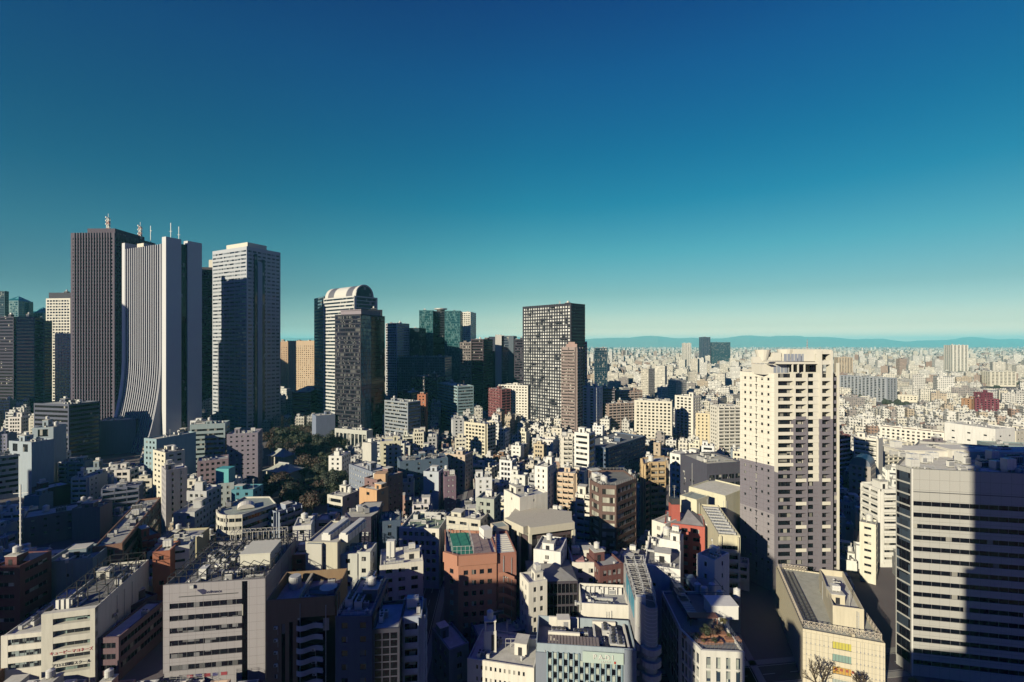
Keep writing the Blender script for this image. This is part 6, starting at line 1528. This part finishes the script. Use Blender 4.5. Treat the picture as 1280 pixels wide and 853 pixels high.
def lattice(theta,inside,seed,sx,sy):
    r=random.Random(seed); c_,s_=math.cos(theta),math.sin(theta)
    for i in range(-170,170):
        for j in range(-24,150):
            if sx>9 and (i%6==0 or j%7==0):   # small streets
                continue
            a=i*sx+r.uniform(-1.2,1.2); b_=j*sy+r.uniform(-1.2,1.2)
            x=a*c_-b_*s_; y=a*s_+b_*c_
            if y<95 or y>720 or abs(x)>1.1*y+12 or not inside(x,y): continue
            w=r.uniform(.62,.96)*sx; d=r.uniform(.62,.96)*sy; th_=theta+r.uniform(-.04,.04)
            cc,ss=math.cos(th_),math.sin(th_)
            q=[(x+cc*p-ss*t,y+ss*p+cc*t) for p,t in ((-w/2,-d/2),(w/2,-d/2),(w/2,d/2),(-w/2,d/2))]
            cands.append((q,w,d,r.random()))
leftish=lambda x,y: x<-.06*y or y<205 and x<30
lattice(R(8),leftish,3,11.6,11.2)
lattice(R(-24),lambda x,y: not leftish(x,y),4,10.2,9.8)
base_n=len(cands)
cands.sort(key=lambda c:sum(p[1] for p in c[0])/4)
fill=[]; rest=[]
HP.append((62,114,130,187,[(62,130),(80,130),(114,187),(92,187)],samples([(62,130),(80,130),(114,187),(92,187)])))
HP.append((105,165,132,200,[(105,132),(119,132),(166,200),(146,200)],samples([(105,132),(119,132),(166,200),(146,200)])))
placed={}
def near_placed(q):
    x=sum(p[0] for p in q)/4; y=sum(p[1] for p in q)/4; gx,gy=int(x//20),int(y//20); out=[]
    for i in (-1,0,1):
        for j in (-1,0,1): out+=placed.get((gx+i,gy+j),[])
    return out
def try_place(c, small):
    q,w,d,k=c
    if blocked(q): return None
    if small:
        S=samples(q,1.08)
        for (pq,sp) in near_placed(q):
            if any(inpoly(p,pq) for p in S) or any(inpoly(p,q) for p in sp): return None
    y=sum(p[1] for p in q)/4; x=sum(p[0] for p in q)/4; px=CX+F*x/y
    if (y<125 and px<930) or (y<150 and px>=930): return None
    hh=6+20*k**2.1 if y>210 else 8+16*k
    if px>1040: hh=5+14*k**3
    elif px>640 and y>330: hh=5+18*k**2.6
    if y>440 and px<640: hh*=1.3
    if small: hh=4.5+7*k
    z=maxh(q,hh)
    if z<3.5 or px<-25 or px>1305: return None
    placed.setdefault((int(x//20),int(y//20)),[]).append((q,samples(q)))
    return (q,w,d,z,px,HY+(H-z)*F/y)
got=[]
for c in cands:
    r=try_place(c,False)
    if r: got.append(r)
cands=[]
lattice(R(8),leftish,13,7.6,7.2)
lattice(R(-24),lambda x,y: not leftish(x,y),14,7.2,6.8)
for c in cands:
    if sum(p[1] for p in c[0])/4>480: continue
    r=try_place(c,True)
    if r: got.append(r)
got.sort(key=lambda g:-(g[1]*g[3]**.7)/(g[0][0][1]**2))
fill=got[:520]; rest=got[520:]
for q,w,d,z,px,py in fill:
    c_=rf_.choices(PAL,[p[2] for p in PAL])[0]; y=q[0][1]
    st,_=style_for(rf_,c_); s0=st[0]; faces={0:s0}
    side=dict(s0) if rf_.random()<.35 else (P(fh=s0.get('fh',3.1),bw=4.2,ww=1.0,wh=1.1,dp=.12) if rf_.random()<.6 else None)
    cx_=sum(p[0] for p in q)/4
    if side: faces[1]=side; faces[3]=side
    kind='house' if z<9.5 else rf_.choice(['apartment_building','office_building'])
    if py>760 and px<640: pass
    base=C[c_[1]]; v=rf_.uniform(.88,1.08); base=tuple(round(min(.82,x*v)*20)/20 for x in base)
    B=Bld(kind,'x',q,z,base,None,faces=faces,clutter=rf_.uniform(1.0,2.4),near=(y<170),hero=False,cat='building',group='small city blocks filling the quarter',roofc=rf_.choice(ROOFC),rail=(rf_.random()<.2 and y<260))
    B.root['label']=auto_label(px,py,c_[0],max(1,int(z/3.1)),B)
finish_labels()
print('fill',len(fill),'rest',len(rest))

# ------------------------------------------------------------ the rest of the city, past what anyone could count
import numpy as np
class Mass:
    def __init__(s): s.v=[]; s.f=[]; s.c=[]; s.n=0
    def box(s,x,y,z0,z1,w,d,th,cw,crf):
        c,t=math.cos(th),math.sin(th)
        for z in (z0,z1):
            for a,b_ in ((-w/2,-d/2),(w/2,-d/2),(w/2,d/2),(-w/2,d/2)): s.v.append((x+c*a-t*b_,y+t*a+c*b_,z))
        n=s.n
        for q in ((0,1,5,4),(1,2,6,5),(2,3,7,6),(3,0,4,7)): s.f.append(tuple(n+i for i in q)); s.c.append(ka(cw))
        s.f.append((n+4,n+5,n+6,n+7)); s.c.append(ka(crf)); s.n+=8
    def gable(s,x,y,z0,z1,rise,w,d,th,cw,crf):
        c,t=math.cos(th),math.sin(th); P_=[]
        for z,e in ((z0,0),(z1,0)):
            for a,b_ in ((-w/2,-d/2),(w/2,-d/2),(w/2,d/2),(-w/2,d/2)): P_.append((x+c*a-t*b_,y+t*a+c*b_,z))
        for a in (-w/2,w/2): P_.append((x+c*a,y+t*a,z1+rise))
        n=s.n; s.v+=P_
        for q in ((0,1,5,4),(2,3,7,6)): s.f.append(tuple(n+i for i in q)); s.c.append(ka(cw))
        s.f.append((n+1,n+2,n+6,n+9,n+5)); s.c.append(ka(cw)); s.f.append((n+3,n+0,n+4,n+8,n+7)); s.c.append(ka(cw))
        s.f.append((n+4,n+5,n+9,n+8)); s.c.append(ka(crf)); s.f.append((n+6,n+7,n+8,n+9)); s.c.append(ka(crf)); s.n+=10
    def obj(s,name,mat):
        me=bpy.data.meshes.new(name); me.from_pydata(s.v,[],s.f)
        at=me.attributes.new('tone','FLOAT_COLOR','FACE'); arr=np.array([(*c,1.0) for c in s.c],dtype=np.float32).ravel(); at.data.foreach_set('color',arr)
        me.materials.append(mat); me.update(); o=bpy.data.objects.new(name,me); col.objects.link(o); return o
def massm(win=True):
    m,nt,bs=nodes_of('city_walls'); at=N(nt,'ShaderNodeAttribute',attribute_name='tone')
    geo=N(nt,'ShaderNodeNewGeometry'); sp=N(nt,'ShaderNodeSeparateXYZ'); nt.links.new(geo.outputs['Position'],sp.inputs[0])
    sn=N(nt,'ShaderNodeSeparateXYZ'); nt.links.new(geo.outputs['True Normal'],sn.inputs[0])
    cr=N(nt,'ShaderNodeVectorMath',operation='CROSS_PRODUCT'); nt.links.new(geo.outputs['True Normal'],cr.inputs[0]); cr.inputs[1].default_value=(0,0,1)
    dt=N(nt,'ShaderNodeVectorMath',operation='DOT_PRODUCT'); nt.links.new(geo.outputs['Position'],dt.inputs[0]); nt.links.new(cr.outputs[0],dt.inputs[1])
    fz=math_n(nt,'FRACT',math_n(nt,'DIVIDE',sp.outputs[2],3.05)); fx=math_n(nt,'FRACT',math_n(nt,'DIVIDE',dt.outputs['Value'],2.7))
    wz=math_n(nt,'MULTIPLY',math_n(nt,'GREATER_THAN',fz,.34),math_n(nt,'LESS_THAN',fz,.80)); wx=math_n(nt,'MULTIPLY',math_n(nt,'GREATER_THAN',fx,.22),math_n(nt,'LESS_THAN',fx,.78))
    vert=math_n(nt,'LESS_THAN',math_n(nt,'ABSOLUTE',sn.outputs[2]),.3)
    w=math_n(nt,'MULTIPLY',math_n(nt,'MULTIPLY',wz,wx),vert)
    cell=N(nt,'ShaderNodeCombineXYZ'); nt.links.new(math_n(nt,'FLOOR',math_n(nt,'DIVIDE',dt.outputs['Value'],2.7)),cell.inputs[0]); nt.links.new(math_n(nt,'FLOOR',math_n(nt,'DIVIDE',sp.outputs[2],3.05)),cell.inputs[1])
    wn_=N(nt,'ShaderNodeTexWhiteNoise'); nt.links.new(cell.outputs[0],wn_.inputs[0])
    w=math_n(nt,'MULTIPLY',w,math_n(nt,'LESS_THAN',wn_.outputs['Value'],.85))
    nz=N(nt,'ShaderNodeTexNoise',i_Scale=.35,i_Detail=5.0); nt.links.new(geo.outputs['Position'],nz.inputs[0])
    a=mixc(nt,math_n(nt,'MULTIPLY',nz.outputs[0],.5),at.outputs['Color'],(.14,.13,.13)) 
    a=mixc(nt,w,a,(.03,.032,.045)); nt.links.new(a,bs.inputs['Base Color']); bs.inputs['Roughness'].default_value=.75
    bs.inputs['Specular IOR Level'].default_value=.2
    return m
MM=massm()
rm=random.Random(9)
WT=[(.84,.82,.76),(.80,.76,.66),(.72,.67,.57),(.66,.64,.60),(.50,.49,.47),(.55,.45,.34),(.46,.34,.28),(.30,.27,.27),(.35,.22,.17)]
WTw=[34,24,14,11,7,6,4,6,3]
RT=[(.74,.70,.62),(.60,.58,.54),(.40,.40,.41),(.14,.16,.21),(.22,.13,.10),(.35,.38,.34),(.70,.66,.56)]
RTw=[16,16,16,20,13,7,10]
def tone(): return rm.choices(WT,WTw)[0]
def rtone(): return rm.choices(RT,RTw)[0]
M1=Mass()
for q,w,d,z,px,py in rest:
    x=sum(p[0] for p in q)/4; y=sum(p[1] for p in q)/4; th_=math.atan2(q[1][1]-q[0][1],q[1][0]-q[0][0]); c=tone(); r_=rtone()
    if z<9 and rm.random()<.6: M1.gable(x,y,0,z-1,rm.uniform(1.5,2.6),w,d,th_,c,rm.choice([(.13,.15,.20),(.25,.13,.1),(.3,.3,.3),(.12,.12,.13)])); continue
    M1.box(x,y,0,z-.6,w,d,th_,c,r_)
    cc,ss=math.cos(th_),math.sin(th_)
    if rm.random()<.45:
        for k in range(int(z/3.05)): M1.box(x+ss*.5,y-cc*.5,k*3.05+.9,k*3.05+2.0,w+.1,d+.9,th_,c,c)
    # parapets and roof boxes
    for (a,b_,ww,dd_) in ((0,-d/2+.15,w,.3),(0,d/2-.15,w,.3),(-w/2+.15,0,.3,d-.7),(w/2-.15,0,.3,d-.7)): M1.box(x+cc*a-ss*b_,y+ss*a+cc*b_,z-.6,z+.1,ww,dd_,th_,c,c)
    for k in range(rm.randint(1,5)):
        a=rm.uniform(-.35,.35)*w; b_=rm.uniform(-.35,.35)*d; s_=rm.uniform(.8,2.0) if k else rm.uniform(2,4.2)
        M1.box(x+cc*a-ss*b_,y+ss*a+cc*b_,z-.6,z+(rm.uniform(.5,1.6) if k else rm.uniform(1.8,3.4)),s_,s_*rm.uniform(.5,1.2),th_,rm.choice([c,(.7,.7,.68)]),(.6,.58,.52))
tag(M1.obj('city_blocks_beyond',MM),kind='stuff')
M2=Mass(); T2=MB()
def hp_hit(x,y,m):
    for (x0,x1,y0,y1,poly,sp) in HP:
        if y0>600 and x0-m<x<x1+m and y0-m<y<y1+m: return True
    return False
y=725.0
while y<15000:
    s_=max(11.5,y*.0095); nx=int(1.13*y/s_)
    vis=True
    for i in range(-nx,nx+1):
        x=i*s_+rm.uniform(-.3,.3)*s_; yy=y+rm.uniform(-.35,.35)*s_; px=CX+F*x/yy
        if px<330 and y<900: 
            if rm.random()<.5: continue
        n_=math.sin(x*.004+1.3)*math.sin(y*.0031)+.5*math.sin(x*.011+y*.007)
        u=rm.random()
        if u<.05+.10*max(0,-n_):
            for k in range(3):
                r0=rm.uniform(.25,.5)*s_; hx=x+rm.uniform(-.4,.4)*s_; hy=yy+rm.uniform(-.4,.4)*s_; hh=rm.uniform(6,13); b0=len(T2.v)
                m_=7
                for (f,zf) in ((.8,.1),(1.0,.45),(.6,.85)):
                    for j in range(m_): a=6.283*j/m_; rr_=r0*f*rm.uniform(.75,1.15); T2.v.append((hx+rr_*math.cos(a),hy+rr_*math.sin(a),hh*zf*rm.uniform(.9,1.1)))
                for lv in range(2):
                    for j in range(m_): T2.f.append((b0+lv*m_+j,b0+lv*m_+(j+1)%m_,b0+(lv+1)*m_+(j+1)%m_,b0+(lv+1)*m_+j)); T2.m.append(0)
                T2.f.append(tuple(b0+2*m_+j for j in range(m_))); T2.m.append(0)
            continue
        if hp_hit(x,yy,s_*.5): continue
        c=tone(); r_=rtone(); th_=R(-24)+rm.uniform(-.3,.3)+(1.2 if n_>.6 else 0)
        w=rm.uniform(.55,.98)*min(s_,12+s_*.3); d=rm.uniform(.5,.9)*s_
        z=rm.uniform(4.5,8.5)
        if u>.70: z=rm.uniform(8,15)
        if u>.93+.04*n_: z=rm.uniform(16,30); w=rm.uniform(14,34)
        if u>.991: z=rm.uniform(34,60); w=rm.uniform(14,26); d=16
        z=min(z,96)
        zz=maxh([(x-w/2,yy-d/2),(x+w/2,yy-d/2),(x+w/2,yy+d/2),(x-w/2,yy+d/2)],z) if y<1700 else z
        if zz<3: continue
        z=zz
        if z<10 and y<3000 and rm.random()<.55: M2.gable(x,yy,0,z-1,rm.uniform(1.6,3),w,d,th_,c,rm.choice([(.13,.15,.20),(.34,.15,.1),(.3,.3,.3),(.10,.10,.13),(.2,.30,.26),(.10,.14,.26),(.22,.12,.12)]))
        else:
            M2.box(x,yy,0,z,w,d,th_,c,r_)
            if y<4000: M2.box(x+rm.uniform(-.2,.2)*w,yy+rm.uniform(-.2,.2)*d,z,z+rm.uniform(1.5,4),w*rm.uniform(.15,.4),d*rm.uniform(.15,.4),th_,c,r_)
    y+=s_*(1.0 if y<3000 else .9)
tag(M2.obj('distant_city',MM),kind='stuff')
tag(T2.obj('distant_trees',plain('distant_foliage',(.03,.045,.03),.9,0,.4,.2)),kind='stuff')
print('mass faces',len(M1.f),len(M2.f),'objects',len(bpy.data.objects))
# small trees between the buildings of the middle distance
k_=0; rt=random.Random(5)
for i in range(900):
    y=rt.uniform(150,420); px=rt.uniform(430,1270); x=(px-CX)/F*y
    q=[(x-3,y-3),(x+3,y-3),(x+3,y+3),(x-3,y+3)]
    if blocked(q) or any(inpoly((x,y),f[0]) for f in fill): continue
    if any(inpoly(p,f[0]) for f in fill for p in q): continue
    tree(x,y,rt.uniform(.55,.95),rt.choice([0,0,2,1]),'small street tree squeezed between city blocks','trees between the blocks'); k_+=1
    if k_>45: break
# vehicles on the shaded street by the planted roof
def car_proto(c):
    b=MB(); prof=[(-2.1,.35),(-2.1,.85),(-1.5,1.0),(-.9,1.42),(.7,1.45),(1.3,1.0),(2.1,.85),(2.15,.35)]
    n=len(prof)
    for i in range(n):
        j=(i+1)%n; b.face([(prof[i][0],-.82,prof[i][1]),(prof[i][0],.82,prof[i][1]),(prof[j][0],.82,prof[j][1]),(prof[j][0],-.82,prof[j][1])][::-1],0)
    b.face([(x,-.82,z) for x,z in prof[::-1]],0); b.face([(x,.82,z) for x,z in prof],0)
    body=b.mesh('body',[plain('car_paint_%d'%int(c[0]*100),c,.25,.3,.02)])
    g=MB(); 
    for s_ in (-1,1): g.face([(-1.3,s_*.83,1.02),(1.15,s_*.83,1.02),(.65,s_*.83,1.36),(-.85,s_*.83,1.36)][::s_],0)
    g.face([(1.32,-.7,1.0),(1.32,.7,1.0),(.74,.7,1.44),(.74,-.7,1.44)],0); glass=g.mesh('windscreen',[G_BLACK])
    w=MB()
    for k in range(12):
        a=k*math.pi/6; a2_=(k+1)*math.pi/6; w.face([(.32*math.cos(a),-.1,.32*math.sin(a)),(.32*math.cos(a2_),-.1,.32*math.sin(a2_)),(.32*math.cos(a2_),.1,.32*math.sin(a2_)),(.32*math.cos(a),.1,.32*math.sin(a))])
    w.face([(.32*math.cos(k*math.pi/6),-.1,.32*math.sin(k*math.pi/6)) for k in range(12)][::-1]); w.face([(.32*math.cos(k*math.pi/6),.1,.32*math.sin(k*math.pi/6)) for k in range(12)])
    return body,glass,w.mesh('wheel',[DARKP])
protos=[('silver',car_proto((.5,.5,.5))),('white',car_proto((.75,.75,.75))),('black',car_proto((.04,.04,.04)))]
rc_=random.Random(4); ux,uy=(36/math.hypot(36,240),240/math.hypot(36,240))
for k in range(10):
    cn,(bd,gl,wh)=protos[[0,1,2,1,0,2,1,0,1,2][k]]; t=70+k*12+rc_.uniform(-2,2); side=-2.6 if k%2 else 2.6
    r=empty('car',(60+ux*t+uy*side,90+uy*t-ux*side,.07),math.atan2(uy,ux)+(math.pi if k%2 else 0)); tag(r,f"{cn} car, {ORD[k].strip() or 'first'} along the shaded street left of the hall",'car','cars in the shaded street')
    link('body',bd,r); link('windscreen',gl,r)
    for sx in (-1.3,1.3):
        for sy in (-.8,.8): link('wheel',wh,r,(sx,sy,.32))
